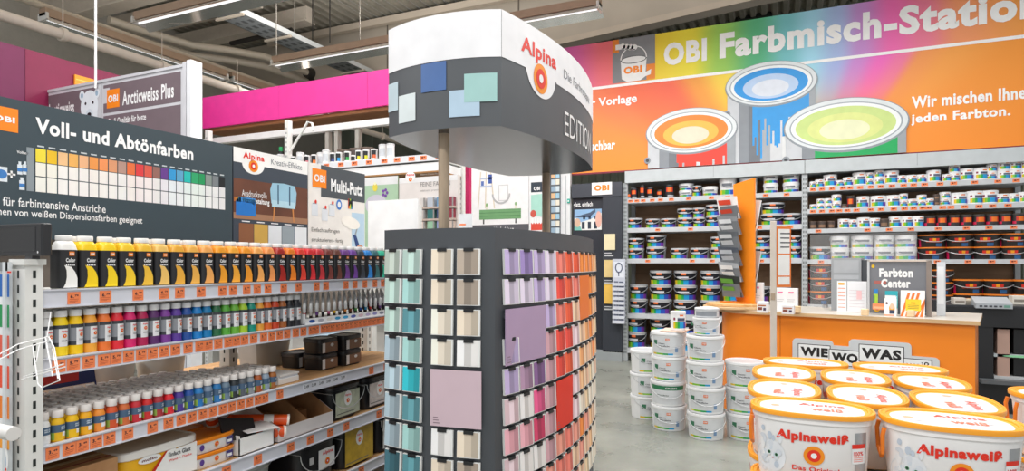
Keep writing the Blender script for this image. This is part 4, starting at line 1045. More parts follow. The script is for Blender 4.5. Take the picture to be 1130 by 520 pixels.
# ------------------------------------------------------------------ cans and buckets on the racks
def rain(th, lo=-1.1, hi=1.0):
    k = int((th - lo) / (hi - lo) * 6); return RAINBOW[max(0, min(5, k))]
def can(kind, r, h):
    b = MB(); W = M('f3f3f4', .4); n = 22
    if kind == 'white':
        Z = M('2e3350', .5)
        def mf(th, z):
            if -1.1 < th < 1.0:
                if .1 * h < z < .45 * h: return rain(th)
                if .45 * h < z < .68 * h and -.5 < th < .7: return M('8b90a2', .5) if abs(z - .57 * h) > .05 * h else Z
                if z > .74 * h and -.15 < th < .5 and z < .86 * h: return M('ef7a3a', .5)
                if .5 * h < z < .7 * h and th < -.6: return M('8a2a4a', .5)
            return W
        b.lathe([(r * .96, 0), (r, .03 * h), (r, .12 * h), (r, .45 * h), (r, .54 * h), (r, .62 * h), (r, .68 * h), (r, .75 * h), (r, .84 * h), (r, .88 * h)], n, mf=mf)
        b.lathe([(r * 1.03, .87 * h), (r * 1.03, .98 * h), (r * .97, h), (r * .9, h), (r * .88, .985 * h)], n, W)
    elif kind == 'dark':
        K = M('2a2729', .4)
        def mf(th, z):
            if -.6 < th < .6 and .35 * h < z < .75 * h: return M('f0761c', .45) if abs(th) < .3 else M('d02a20', .45)
            if th < -.7 and .1 * h < z < .4 * h and th > -1.3: return M('d01a4a', .5)
            return K
        b.lathe([(r, 0), (r, .12 * h), (r, .35 * h), (r, .58 * h), (r, .75 * h), (r, .9 * h)], n, mf=mf)
        b.lathe([(r * 1.03, .89 * h), (r * 1.03, .97 * h), (r * .95, h), (r * .9, .98 * h)], n, M('4a4540', .35))
    elif kind == 'tin':
        K = M('22232a', .4)
        def mf(th, z):
            if -.75 < th < .75 and .45 * h < z < .8 * h: return M('f4761e', .45) if abs(th) < .38 else M('e23a22', .45)
            if -.5 < th < .9 and .08 * h < z < .2 * h: return M('c9ccd4', .5)
            return K
        b.lathe([(r, 0), (r, .1 * h), (r, .2 * h), (r, .45 * h), (r, .8 * h), (r, .93 * h)], n, mf=mf); b.lathe([(r * .8, .92 * h), (r * .8, h), (r * .6, h)], n, M('5a5c60', .35))
    elif kind == 'brown':
        b.lathe([(r, 0), (r, .2 * h), (r, .55 * h), (r, .9 * h)], n, mf=lambda th, z: M('8a6a52', .5) if (abs(th) < .8 and .2 * h < z < .55 * h) else M('4a3d38', .45)); b.lathe([(r * 1.03, .89 * h), (r * 1.03, .97 * h), (r * .95, h), (r * .9, .98 * h)], n, M('6a5a50', .4))
    return b
canc = {}
CANT = {'white': ('paint_can', 'paint can'), 'dark': ('dark_paint_can', 'paint can'), 'tin': ('lacquer_tin', 'paint can'), 'brown': ('dark_paint_can', 'paint can')}
CLAB = {'white': 'white rainbow-striped can', 'dark': 'black can with orange badge', 'tin': 'little black tin', 'brown': 'dark brown can'}
cnt = {}
def put_can(kind, px, wpx, hpx, z, n=1, group='', where='', Yo=0.0, zfix=None):
    r = max(.03, wpx * mpp(px) / 2); h = hpx * mpp(px)
    r = round(r / .006) * .006; h = round(h / .012) * .012
    key = (kind, r, h)
    X = PXM(px, BY + r + .02 + Yo)
    for k in range(n):
        cnt[(kind, where)] = cnt.get((kind, where), 0) + 1
        lab = '%s, %s of its kind from left, %s' % (CLAB[kind], ORD[cnt[(kind, where)]], where)
        nm, cat = CANT[kind]
        if key not in canc:
            canc[key] = can(kind, r, h).build(nm); o = canc[key]
        else:
            o = canc[key].copy(); C.objects.link(o)
        o.location = (X, BY + r + .02 + Yo, z + .001 + k * (h + .001)); o.rotation_euler = (0, 0, random.uniform(-.12, .3))
        tag(o, lab, cat, group)
w = 'right rack top shelf'
for px, a, h, n in ((896.5, 6.5, 6.5, 1), (904.6, 9.5, 9, 1), (916, 14, 13.5, 1), (927, 8.5, 6.5, 1), (936, 10.5, 9.5, 1), (948.5, 14, 15, 1), (959.5, 8.5, 7, 2), (970, 10.5, 8.5, 2), (983, 15.5, 15.5, 1), (995, 10, 9, 1), (1005.5, 11, 9, 1), (1017, 10, 9, 1), (1030, 14, 14, 1), (1045, 9, 8, 1), (1053, 11, 9, 2), (1066.5, 14, 14, 1), (1081.5, 15, 14, 1), (1094, 9.5, 9, 2), (1107, 12.5, 9.5, 2), (1119.5, 12, 10, 2), (1132, 11, 10, 2)):
    put_can('white', px, a, h, LV2[0][0], n, 'cans on the top shelf of the right rack', w)
w = 'right rack second shelf'
for px, a, h, n, kd in ((897.5, 8, 6, 1, 'white'), (905.5, 8, 6, 2, 'white'), (914, 8, 6, 2, 'white'), (923, 9.5, 7.5, 2, 'white'), (931.5, 6.5, 5, 1, 'brown'), (938.5, 7.5, 14, 1, 'dark'), (952, 13, 12.5, 1, 'white'), (969, 16.5, 13.5, 1, 'white'), (985.5, 14, 13.5, 1, 'white'), (997, 8.5, 7, 2, 'white'), (1007, 12, 8, 1, 'white'), (1017, 9, 6.5, 2, 'white'), (1026, 9.5, 8, 1, 'white'), (1033, 6, 6, 2, 'brown'), (1042.5, 10.5, 7.5, 2, 'white'), (1057.5, 16, 14, 1, 'white'), (1075, 16, 15, 1, 'white'), (1091.5, 16, 15.5, 1, 'white'), (1106.5, 12.5, 11, 1, 'white'), (1118, 10.5, 11, 1, 'white'), (1129.5, 10, 12, 1, 'white')):
    put_can(kd, px, a, h, LV2[1][0], n, 'cans on the second shelf of the right rack', w)
w = 'right rack third shelf'
for px, a, h, n, kd in ((897, 8.5, 9, 1, 'brown'), (907, 9.5, 9, 1, 'brown'), (917, 8, 8.5, 1, 'brown'), (931, 11.5, 11, 1, 'white'), (941.5, 8.5, 10, 1, 'white'), (953, 13, 11.5, 1, 'white'), (965, 11, 11.5, 1, 'white'), (975.5, 9, 10, 1, 'brown'), (988, 13, 12, 1, 'white'), (1001, 12.5, 12, 1, 'white'), (1013, 11, 12, 1, 'white'), (1026, 12, 12, 1, 'dark'), (1039, 12, 12.5, 1, 'dark'), (1052.5, 12.5, 12.5, 1, 'dark'), (1066, 12, 12.5, 1, 'dark'), (1080, 13, 13, 1, 'dark'), (1094.5, 13, 13, 1, 'dark'), (1108.5, 13, 13, 1, 'dark'), (1123, 13, 13, 1, 'dark')):
    put_can(kd, px, a, h, LV2[2][0], n, 'cans on the third shelf of the right rack', w)
w = 'left rack top shelf'
for px, h, a in ((693.5, 7, 6.5), (700, 12, 8), (709, 15, 6.5), (717.5, 12, 8), (728, 9, 7), (738.5, 14, 10.5)):
    put_can('tin', px, a, h, LV1[0][0], 1, 'black tins on the top shelf of the left rack', w)
# buckets with lid and handle
def bucket(kind, r, h):
    W = M('f1f1f2', .4)
    nm = {'rain': 'rainbow_bucket', 'grey': 'rainbow_bucket', 'wrain': 'rainbow_bucket', 'black': 'black_bucket'}[kind]
    t = thing(nm, 'x', 'paint bucket'); b = MB(); n = 28
    if kind in ('rain', 'grey'):   # black label over a rainbow foot, grey sides
        side = M('8d9096' if kind == 'rain' else '55585f', .45); K = M('16171f', .45); T = M('d4d6de', .5); up = M('d9dadd', .4)
        def mf(th, z):
            if -1.15 < th < 1.15:
                if z < .04 * h: return up
                if z < .36 * h: return rain(th, -1.15, 1.15)
                if z < .84 * h:
                    if .48 * h < z < .6 * h and -.8 < th < .35: return T
                    if z > .7 * h and -.3 < th < .12: return M('f0783c', .5)
                    return K
                return up
            return side
    elif kind == 'wrain':
        def mf(th, z):
            if -1.2 < th < 1.2:
                if .04 * h < z < .32 * h: return rain(th, -1.1, 1.2)
                if .5 * h < z < .66 * h and -.8 < th < .6: return M('70747c', .5)
            return W
    else:
        K = M('25211f', .4)
        def mf(th, z):
            if abs(th) < .42 and .48 * h < z < .7 * h: return M('f2a21e', .45) if abs(th) < .14 else M('d8301e', .45)
            if abs(th) < .5 and .36 * h < z < .48 * h: return M('a8452e', .5)
            if -.1 < th < .55 and .04 * h < z < .3 * h and kind == 'black': return M('2b5f94', .5) if th > .1 else K
            if -1.3 < th < -.9 and z < .66 * h: return M('d41d58', .5)
            return K
    b.lathe([(r * .9, 0), (r * .91, .04 * h), (r * .92, .3 * h), (r * .93, .36 * h), (r * .94, .48 * h), (r * .95, .6 * h), (r * .96, .66 * h), (r * .965, .7 * h), (r * .98, .84 * h), (r * .985, .92 * h)], n, mf=mf); b.build('bucket_body', t)
    lidm = {'rain': M('c6c8cc', .35), 'grey': M('b4b6ba', .35), 'wrain': M('ecebed', .35), 'black': M('f0862a', .35)}[kind]
    b = MB(); b.lathe([(r * .99, .89 * h), (r, .9 * h), (r, .985 * h), (r * .97, h), (r * .91, h), (r * .9, .97 * h)], n, lidm, topm=(M('2b2624', .4) if kind == 'black' else lidm)); b.build('lid', t)
    b = MB(); b.tube([(r * 1.0 * math.cos(a), -r * 1.02 * math.sin(a) - .004, .84 * h - .42 * h * math.sin(a)) for a in [PI * k / 12 for k in range(13)]], .0045, M('d9dbdd', .3, .6), 6); b.build('handle', t)
    return Proto(t)
bks = {}
BLABT = {'rain': 'black-labelled rainbow bucket', 'grey': 'grey rainbow bucket', 'wrain': 'white rainbow bucket', 'black': 'black orange-lidded bucket'}
def put_bucket(kind, px, wpx, hpx, z, n, where, Yo=0.0, lvl=('bottom', 'second', 'third', 'fourth')):
    m = mpp(px); r = round(wpx * m / 2 / .01) * .01; h = round(hpx * m / .02) * .02
    if (kind, r, h) not in bks: bks[(kind, r, h)] = bucket(kind, r, h)
    X = PXM(px, BY + r + .03 + Yo)
    cnt[('b', kind, where)] = cnt.get(('b', kind, where), 0) + 1
    for k in range(n):
        lv = ('single' if n == 1 else ('bottom' if k == 0 else ('top' if k == n - 1 else 'middle')))
        bks[(kind, r, h)].put((X, BY + r + .03 + Yo, z + .001 + k * (h + .001)), random.uniform(-.25, .15), '%s, %s one, %s stack of its kind from left, %s' % (BLABT[kind], lv, ORD[cnt[('b', kind, where)]], where), 'buckets on the ' + where)
w = 'left rack top shelf'
for px, a, h, n in ((757.5, 17, 8, 2), (769, 11, 12, 1), (783.5, 17, 11, 1), (803, 19, 20, 1), (826, 18, 18, 1), (850.5, 16.5, 11, 2), (873, 18, 11, 2)): put_bucket('wrain' if n > 1 or px > 780 else 'grey', px, a, h, LV1[0][0], n, w)
w = 'left rack second shelf'
for px, a, h, n in ((700, 18.5, 11.5, 1), (720.5, 16.5, 10.5, 1), (738, 17.5, 11, 1), (756.5, 17.5, 11, 2), (771.5, 13.5, 10.5, 2), (787.5, 16.5, 11.5, 2), (806, 16, 11, 1), (825, 16, 11, 1), (852.5, 25, 12.5, 2), (874, 20, 12.5, 1)): put_bucket('rain', px, a, h, LV1[1][0], n, w)
w = 'left rack third shelf'
for px, a, h, n in ((702, 19, 11, 2), (724.5, 22, 13, 2), (750, 19, 11.5, 1), (772.5, 20.5, 11.5, 1), (793.5, 18, 12.5, 2), (816, 20, 12, 1), (842, 18, 12.5, 2), (861.5, 20, 12.5, 2), (877, 15, 12.5, 2)): put_bucket('rain', px, a, h, LV1[2][0], n, w)
w = 'left rack fourth shelf'
for px, a, h, n in ((705, 20, 16, 2), (729.5, 25, 16.5, 3), (756.5, 25, 17, 3), (784, 22, 17, 3), (810, 24, 17, 2), (838, 24, 17, 2), (860, 23, 17, 2)): put_bucket('grey', px, a, h, LV1[3][0], n, w)
w = 'left rack bottom shelf'
for px, a, h, n in ((703, 22, 17, 2), (729, 24, 17, 2), (757, 24, 17, 2)): put_bucket('grey', px, a, h, LV1[4][0], n, w, Yo=.0)
w = 'right rack fourth shelf'
for px, a, h, n, kd in ((905, 23.5, 14, 1, 'rain'), (926.5, 19.5, 13, 2, 'wrain'), (951, 23, 13.5, 2, 'wrain'), (975.5, 21, 13.5, 2, 'wrain'), (999, 22, 14, 2, 'wrain'), (1028, 29, 14.5, 2, 'black'), (1057.5, 29, 14.5, 2, 'black'), (1087, 29.5, 14.5, 2, 'black'), (1117, 29.5, 15, 2, 'black')): put_bucket(kd, px, a, h, LV2[3][0], n, w)
w = 'right rack fifth shelf'
for px, a, h, n, kd in ((906, 28, 14.5, 3, 'black'), (935, 28, 14.5, 3, 'black'), (1035, 29, 14.5, 3, 'black'), (1066.5, 31, 15.5, 2, 'black'), (1099.5, 32, 15.5, 2, 'black'), (1131, 29, 15.5, 2, 'black')): put_bucket(kd, px, a, h, LV2[4][0], n, w)

# ================================================================== the long rainbow banner above the rack
banner_mat = attr_mat('banner_print', .5)
BX0, BX1 = PXM(588), PXM(888) + 2.75
BZ0, BZ1 = 2.93, 4.965
t = thing('banner', 'huge rainbow banner with three paint cans and white lettering above the back rack', 'banner', (BX0, BY, 0))
def stops(v, st):
    for (a, ca), (b_, cb_) in zip(st, st[1:]):
        if v <= b_:
            f = max(0, (v - a) / (b_ - a)); f = f * f * (3 - 2 * f)
            return tuple(ca[i] + (cb_[i] - ca[i]) * f for i in range(3))
    return st[-1][1]
PXs = [(600, 'd070c8'), (630, 'e468b4'), (668, 'f4737c'), (706, 'f09038'), (726, 'f3d634'), (762, 'f2e23a'), (795, '9ed05a'), (835, '58b884'), (868, '78c6cc'), (895, 'a4dcf2'), (925, 'a8bce8'), (950, 'c68ed2'), (985, 'f46ab4'), (1020, 'f07c9a'), (1060, 'f59a66'), (1130, 'f5a04a'), (1160, 'f4a040')]
TOPS = [(PXM(p) - BX0, hexrgb(h)) for p, h in PXs]
PXl = [(600, 'f08a48'), (655, 'f27a4c'), (690, 'f26a44'), (735, 'f2664a'), (765, 'f4a040'), (795, 'f8d84a'), (815, 'f4e060'), (850, '9ad8c8'), (895, 'a6e0f4'), (925, 'a8b8ec'), (948, 'd08ad8'), (975, 'f468c4'), (1000, 'f478a8'), (1022, 'f69a50'), (1060, 'f8a244'), (1130, 'f79a36'), (1160, 'f79a36')]
LOWS = [(PXM(p) - BX0, hexrgb(h)) for p, h in PXl]
LINE0 = 4.265
def bcol(x, z):
    top = stops(x, TOPS); low = stops(x, LOWS)
    if z > LINE0: c = top
    else:
        f = min(1, max(0, (LINE0 - z) / 1.5)); g = f * f * (3 - 2 * f)
        xm = PXM(868) - BX0; zf = 2.55
        orange = (248, 146, 44)
        # sweep: colours run down and outwards from the middle to plain orange
        x = xm + (x - xm) * (LINE0 - zf) / (z - zf) * (.55 + .45 * (z - zf) / (LINE0 - zf)); low = stops(x, LOWS)
        c = tuple(low[i] + (orange[i] - low[i]) * g for i in range(3))
    return tuple(lin(v) for v in c)
b = MB(); b.col = {}
NX, NZ = 150, 40
pw = BX1 - BX0
zsamp = [BZ0 + (LINE0 - BZ0) * k / 26 for k in range(27)] + [LINE0 + .001 + (BZ1 - LINE0) * k / 8 for k in range(9)]
zsamp[-1] = BZ1
idx = {}
for i in range(NX + 1):
    for k, z in enumerate(zsamp):
        x = pw * i / NX; idx[(i, k)] = len(b.v); b.col[len(b.v)] = bcol(x, z); b.v.append((x, 0, z))
mi = b.mi(banner_mat)
for i in range(NX):
    for k in range(len(zsamp) - 1):
        b.f.append((idx[(i, k)], idx[(i + 1, k)], idx[(i + 1, k + 1)], idx[(i, k + 1)])); b.m.append(mi)
b.box(0, pw, .004, .03, BZ0, BZ1, M('d8d8d8', .5))
b.rect(0, BZ0 - .022, pw, BZ0 + .004, -.002, M('7a1a34', .5))
W = M('fdfdfd', .45); y = -.003
bx = lambda px: PXM(px) - BX0
bz = lambda px, py: onY(px, py, BY)[1]
b.rect(0, LINE0 - .03, pw, LINE0 + .012, y, W)
b.text('OBI', bx(732.5), 4.46, bx(780), 4.80, y - .001, W, .05); b.text('Farbmisch-', bx(794), 4.46, bx(990), 4.83, y - .001, W, .045); b.text('Station', bx(992), 4.46, bx(1151), 4.835, y - .001, W, .045)
b.text('Wir mischen Ihnen', bx(1006), bz(1040, 117) - .0, bx(1141), bz(1040, 104.5) + .01, y - .001, W, .035)
b.text('jeden Farbton.', bx(1005), bz(1060, 135), bx(1115), bz(1060, 121.5), y - .001, W, .035)
b.text('nach Ihrer Vorlage', bx(604), bz(680, 118), bx(703), bz(680, 106), y - .001, W, .03)
b.text('deckend & wischbar', bx(600), bz(668, 166), bx(679), bz(668, 155), y - .001, W, .03)
# OBI pail emblem: grey square, hand holding a pail
x0, x1, z0, z1 = bx(676), bx(723), bz(700, 92) , bz(700, 42)
b.rect(x0, LINE0 + .03, x1, BZ1, y, M('85878b', .5))
ex = (x0 + x1) / 2; ez = (LINE0 + BZ1) / 2 - .07
OUT = M('4d5156', .5); PAILW = M('f3f3f3', .5)
b.rect(x1 - .13, LINE0 + .03, x1, LINE0 + .26, y - .0004, M('f08a2c', .5)); b.rect(x0, BZ1 - .2, x0 + .1, BZ1, y - .0004, M('f08a2c', .5))
b.poly([(ex - .2, ez + .08), (ex + .2, ez + .08), (ex + .18, ez - .2), (ex + .1, ez - .25), (ex - .1, ez - .25), (ex - .18, ez - .2)], y - .001, PAILW)
b.ell(ex, ez + .08, .2, .06, y - .0014, OUT); b.ell(ex, ez + .08, .185, .048, y - .0018, PAILW)
for k in range(20):
    a0, a1 = PI * k / 20, PI * (k + 1) / 20
    b.face([(ex + .205 * math.cos(a), y - .002, ez + .09 + .2 * math.sin(a)) if q == 0 else (ex + .19 * math.cos(a), y - .002, ez + .09 + .185 * math.sin(a)) for a, q in ((a0, 0), (a1, 0), (a1, 1), (a0, 1))], PAILW)
b.text('OBI', ex - .15, ez - .13, ex + .13, ez - .02, y - .0022, ORANGE, .05)
for k in range(4): b.ell(ex - .17 + k * .06, ez + .3 - k * .012, .05, .045, y - .003, PAILW, 16); b.ell(ex - .17 + k * .06, ez + .268 - k * .012, .02, .008, y - .0034, OUT, 10)
b.rect(ex - .28, ez + .26, ex - .16, ez + .34, y - .0028, PAILW)
b.poly([(ex + .0, ez - .24), (ex + .26, ez - .18), (ex + .27, ez - .1), (ex + .12, ez - .16), (ex + .0, ez - .18)], y - .003, PAILW)
# printed paint cans
layer = [0]
def pcan(px, rx, rim_y, ry, bot_y, paint, rings, drip, streak=True, rxm=1.0):
    cx = bx(px); cz = bz(px, rim_y); m = mpp(px); RX = rx * m; RY = ry * m; zb = bz(px, bot_y)
    zb = max(zb, BZ0 + .005); layer[0] += .008; yy = y - .0015 - layer[0]
    GREYC = ['c9cdd2', '8a9097', '73787f', 'a9aeb4', 'd3d6d9', 'dfe1e2', 'c4c9ce', '9ea4aa']
    nst = 44
    for k in range(nst):
        u0 = -1 + 2 * k / nst; u1 = u0 + 2 / nst
        col = M(GREYC[min(7, int(8 * k / nst))], .45)
        e0 = -RY * math.sqrt(max(0, 1 - u0 * u0)); e1 = -RY * math.sqrt(max(0, 1 - u1 * u1))
        if cz + min(e0, e1) <= zb + .002: continue
        b.face([(cx + RX * .95 * u0, yy, max(BZ0 + .005, zb)), (cx + RX * .95 * u1, yy, max(BZ0 + .005, zb)), (cx + RX * .95 * u1, yy, cz + e1), (cx + RX * .95 * u0, yy, cz + e0)], col)
        if drip and drip[0] <= u0 <= drip[1]:
            ln = (cz - zb) * (drip[2] + drip[3] * (random.random() - .5)); ln = min(ln, cz + e0 - zb)
            zd = max(BZ0 + .006, cz + min(e0, e1) - ln)
            b.face([(cx + RX * .95 * u0, yy - .0005, zd), (cx + RX * .95 * u1, yy - .0005, zd), (cx + RX * .95 * u1, yy - .0005, cz + e1), (cx + RX * .95 * u0, yy - .0005, cz + e0)], M(paint, .45))
    def clipell(rxx, rzz, dz, yo, m_):
        pts = [(cx + rxx * math.cos(2 * PI * k / 56), max(BZ0 + .006, cz + dz + rzz * math.sin(2 * PI * k / 56) + .16 * 0)) for k in range(56)]
        b.face([(p[0], yo, p[1]) for p in pts], m_)
    clipell(RX, RY, 0, yy - .001, M('8f979e', .45)); clipell(RX * .975, RY * .95, .01, yy - .0015, M('dfe5e8', .45)); clipell(RX * .9, RY * .84, 0, yy - .002, M('9fa8b0', .45)); clipell(RX * .875, RY * .8, 0, yy - .0024, M('f2f5f6', .45))
    f = .8
    for k, h in enumerate(rings): clipell(RX * (f - .2 * k), RY * (f - .09 - .17 * k), -RY * (.02 + .075 * k), yy - .003 - .0005 * k, M(h, .45))
    # bail lug and wire end
    lx = cx - RX * .96; b.ell(lx, cz - RY * 1.15, .05, .05, yy - .003, M('8f959c', .45), 12); b.ell(lx, cz - RY * 1.15, .025, .025, yy - .0035, M('3a3d42', .45), 10)
pcan(850, 47, 93, 25, 182, '2b9ae2', ['1f97e4', 'b9d2f2', 'dfe6f2'], (-.42, .84, .42, .6))
pcan(762, 49, 145, 25.5, 186, 'e8402e', ['f4872a', 'f9bb4a', 'f4dcc4'], (-.35, .8, .62, .9))
pcan(931.5, 61, 138.5, 30, 176, '0ca85a', ['cbe08a', 'dde690', 'e9ecc4'], (-.5, .86, 1.4, .1))
b.build('banner_print', t, smooth=False)
for k in range(5):
    b = MB(); x = .4 + k * (pw - .8) / 4; b.box(x - .02, x + .02, .03, .07, 2.756, BZ1 - .05, RK); b.build('support_post', t)

# ================================================================== left of the rack: black render display, posters
def panel_thing(name, label, cat, px0, px1, Y, z0, z1, m, th=.04):
    x0 = onY(px0, 0, Y)[0]; x1 = onY(px1, 0, Y)[0]
    t = thing(name, label, cat, (x0, Y, 0)); b = MB(); b.box(0, x1 - x0, 0, th, z0, z1, m)
    lx = lambda px: onY(px, 0, Y)[0] - x0
    lz = lambda px, py: onY(px, py, Y)[1]
    return t, b, lx, lz, x1 - x0
KB = M('262a33', .45, 0, .03); KB2 = M('31363f', .5)
t, b, lx, lz, w = panel_thing('render_display', 'black facade display with house photo and gold sample plates beside the rack', 'display', 632, 687, 9.2, .12, 2.66, KB, .3)
b.box(0, w, -.06, 0, lz(650, 217) - .02, lz(650, 203) + .0, M('3d424b', .45)); b.box(lx(666), w, -.05, 0, .14, lz(650, 218), KB2)
x0, x1 = lx(634), lx(664); z0, z1 = lz(650, 254), lz(650, 231)
b.rect(x0, z0, x1, z1, -.002, M('8fb6dc', .5)); b.poly([(x0, z0), (x1, z0), (x1, z1 - .06), (x0 + .26, z1 - .16), (x0 + .1, z1 - .2), (x0, z1 - .12)], -.003, M('e6e6e4', .5))
b.poly([(x0, z1 - .12), (x0 + .26, z1 - .05), (x1 - .1, z1), (x1 - .1, z1 - .05), (x0 + .24, z1 - .13)], -.004, M('4a5a74', .5))
for k in range(3): b.rect(x0 + .12 + k * .1, z0 + .02, x0 + .17 + k * .1, z0 + .13, -.004, M('2a3444', .5)); b.rect(x0 + .14 + k * .09, z0 + .17, x0 + .18 + k * .09, z0 + .22, -.004, M('3a4a62', .5))
b.ell(x0 + .05, z0 + .12, .05, .07, -.005, M('d9b49a', .5), 14); b.poly([(x0, z0), (x0 + .12, z0), (x0 + .1, z0 + .06), (x0, z0 + .08)], -.0045, M('7ac0b4', .5)); b.ell(x1 - .05, (z0 + z1) / 2, .05, .13, -.005, M('e8b4a4', .5), 16)
b.text('glatt, einfach', lx(633), lz(645, 228) - .02, lx(654), lz(645, 223), -.002, WHITE, .02)
b.box(0, w, -.05, .3, 0, .16, M('9fa5a8', .4)); b.build('display_body', t)
b = MB(); x0, x1 = lx(654.5), lx(676.5); z0, z1 = lz(665, 215.5), lz(665, 202); b.box(x0, x1, -.075, -.06, z0, z1, WHITE); b.text('OBI', x0 + .04, z0 + .06, x1 - .04, z1 - .04, -.0765, ORANGE, .06); b.build('logo_plate', t)
for (py0, py1, h) in ((258.5, 276, 'e8dcb4'), (287, 306, 'e4c98a'), (314, 335, 'efc25a')):
    b = MB(); x0, x1 = lx(668), lx(680); b.box(x0, x1, -.07, -.05, lz(674, py1), lz(674, py0), M(h, .45)); b.build('sample_plate', t)
    b = MB(); b.rect(x0, lz(674, py1 + 7), x1 - .03, lz(674, py1 + 5.5), -.0512, LGREY); b.rect(x0, lz(674, py1 + 4), x1 - .06, lz(674, py1 + 3), -.0512, LGREY); b.build('caption', t)
# leaflet strip hanging on the rack upright
x0, z1 = onY(676, 286, 9.05); x1, z0 = onY(690, 357, 9.05)
t = thing('leaflet_strip', 'grey hanging strip of twelve leaflet pockets on the rack upright', 'leaflet holder', (x0, 9.05, 0))
w = x1 - x0
b = MB(); b.box(0, w, 0, .01, z0, z1, M('c6cbd8', .45)); b.rect(.02, z1 - .28, w - .02, z1 - .04, -.001, M('dfe4ee', .5)); b.tube([(w * .5 + .05 * math.cos(a), -.004, z1 - .13 + .07 * math.sin(a)) for a in [2 * PI * k / 12 for k in range(12)]], .008, M('4a5470', .5), 6, True); b.rect(w * .45, z1 - .26, w * .52, z1 - .2, -.002, M('4a5470', .5)); b.build('back_card', t)
b = MB(); b.tube([(w * .8, .0, z1 - .01), (w * .8, .04, z1 + .06), (w * .95, .2, z1 + .06)], .006, SILVER, 6); b.build('hook', t)
for k in range(9):
    zz = z1 - .36 - k * (z1 - z0 - .4) / 8
    b = MB(); b.box(.005, w - .005, -.035, -.001, zz - .045, zz, M('d2d6e0', .4)); b.box(.03, w * .45, -.03, -.008, zz, zz + .025, M('6a7286', .5)); b.box(w * .55, w - .03, -.03, -.008, zz, zz + .02, M('555c70', .5)); b.build('pocket', t)
# tall white poster with the green sideboard
t, b, lx, lz, w = panel_thing('poster_wall', 'tall white poster of a green sideboard, ladder and wall frames', 'poster', 519.5, 583.5, 9.1, .0, 3.2, M('ececed', .5), .05)
GRN = M('6fa06e', .5); x0, z0 = lx(529), lz(550, 242); x1, z1 = lx(575), lz(550, 231)
b.rect(x0, z0, x1, z1, -.002, GRN); 
for k in (1, 2): b.rect(x0, z0 + (z1 - z0) * k / 3 - .004, x1, z0 + (z1 - z0) * k / 3 + .004, -.003, M('4f7c50', .5))
for p in (533, 568.5): b.rect(lx(p), lz(550, 247), lx(p + 1.5), z0, -.002, M('4a4a4a', .5))
LN = M('c9c9cb', .5)
for (p, q) in (((527, 230), (530, 190)), ((545, 230), (541, 190)), ((535, 230), (536, 190))): b.poly([(lx(p[0]), lz(*p)), (lx(p[0]) + .02, lz(*p)), (lx(q[0]) + .02, lz(*q)), (lx(q[0]), lz(*q))], -.002, M('d9cdb8', .5))
for py in (198, 207): b.rect(lx(530), lz(535, py), lx(543), lz(535, py) + .03, -.003, M('b8c2d8', .5))
for p in (531, 539): b.rect(lx(p), lz(535, 203), lx(p + 4), lz(535, 193), -.003, M('3e5aa4', .5)) if p == 539 else b.rect(lx(p), lz(535, 205), lx(p + 3), lz(535, 200), -.003, M('5a74b4', .5))
b.rect(lx(550), lz(555, 222), lx(561), lz(555, 204), -.002, LN); b.rect(lx(551), lz(555, 221), lx(560), lz(555, 205), -.0024, M('ececed', .5))
for k in range(16):
    a0, a1 = PI + PI * k / 16, PI + PI * (k + 1) / 16; cx, cz = lx(553), lz(553, 214)
    b.face([(cx + r * math.cos(a), -.003, cz + r * 1.0 * math.sin(a)) for a, r in ((a0, .17), (a1, .17), (a1, .14), (a0, .14))], M('b4b4b6', .5))
for p in (536, 568): b.rect(lx(p), z1, lx(p + 2.5), z1 + .06, -.002, M('e0dcd0', .5)); b.ell(lx(p + 1.2), z1 + .08, .02, .03, -.003, M('8ab07a', .5), 10)
b.rect(0, lz(550, 257), w, lz(550, 248), -.002, M('56565c', .5)); b.text('Wohnideen', lx(545), lz(550, 256), lx(567), lz(550, 250.5), -.003, WHITE, .03)
b.build('poster_print', t)
# slim poster
t, b, lx, lz, w = panel_thing('slim_poster', 'slim white poster with teal patch and red paint pots', 'poster', 584, 603, 9.1, .0, 3.05, M('e6e7e8', .5), .05)
b.rect(lx(586), lz(595, 212), lx(601.5), lz(595, 201), -.002, M('2c3844', .5)); b.text('OBI', lx(589), lz(595, 210), lx(596), lz(595, 206), -.003, WHITE, .03)
b.poly([(lx(586), lz(595, 237)), (lx(600), lz(595, 240)), (lx(601.5), lz(595, 214)), (lx(586), lz(595, 215))], -.002, M('a6d6c8', .5)); b.rect(lx(586), lz(595, 254), lx(601), lz(595, 246), -.002, M('d84a3a', .5))
for k in range(5): b.rect(lx(587 + k * 3), lz(595, 247), lx(588.5 + k * 3), lz(595, 241), -.003, M('f2f2f2', .5))
b.ell(lx(588.5), lz(589, 236), .05, .06, -.003, M('c8584a', .5)); b.build('poster_print', t)
# grid of swatches beyond
t, b, lx, lz, w = panel_thing('swatch_board', 'dark board with a grid of grey and blue swatches behind the right pole', 'swatch board', 607, 617.5, 9.1, .0, 3.1, M('4f565c', .5), .05)
for r_ in range(12):
    for c_ in range(2): 
        h = ('d9b48a', '9fc4d8', 'b8c8d4', 'e2dccc', '8fa8bc', 'c8d6de')[(r_ * 2 + c_) % 6]; z = 2.95 - r_ * .11; b.rect(.02 + c_ * .075, z - .085, .085 + c_ * .075, z, -.002, M(h, .5))
b.build('board', t)
t, b, lx, lz, w = panel_thing('white_partition', 'plain white partition with a small teal sign beside the black display', 'partition', 618, 629.2, 9.15, 0, 3.0, M('e2e4e6', .5), .08)
b.rect(lx(624), .1, lx(625), 2.9, -.001, M('b4b9bc', .5)); b.build('panel', t)
b = MB(); b.box(lx(626.2), lx(629), -.02, -.0, lz(630, 224), lz(630, 219.5), M('18b09a', .5)); b.rect(lx(627), lz(630, 222.8), lx(628.2), lz(630, 221), -.021, WHITE); b.build('teal_sign', t)
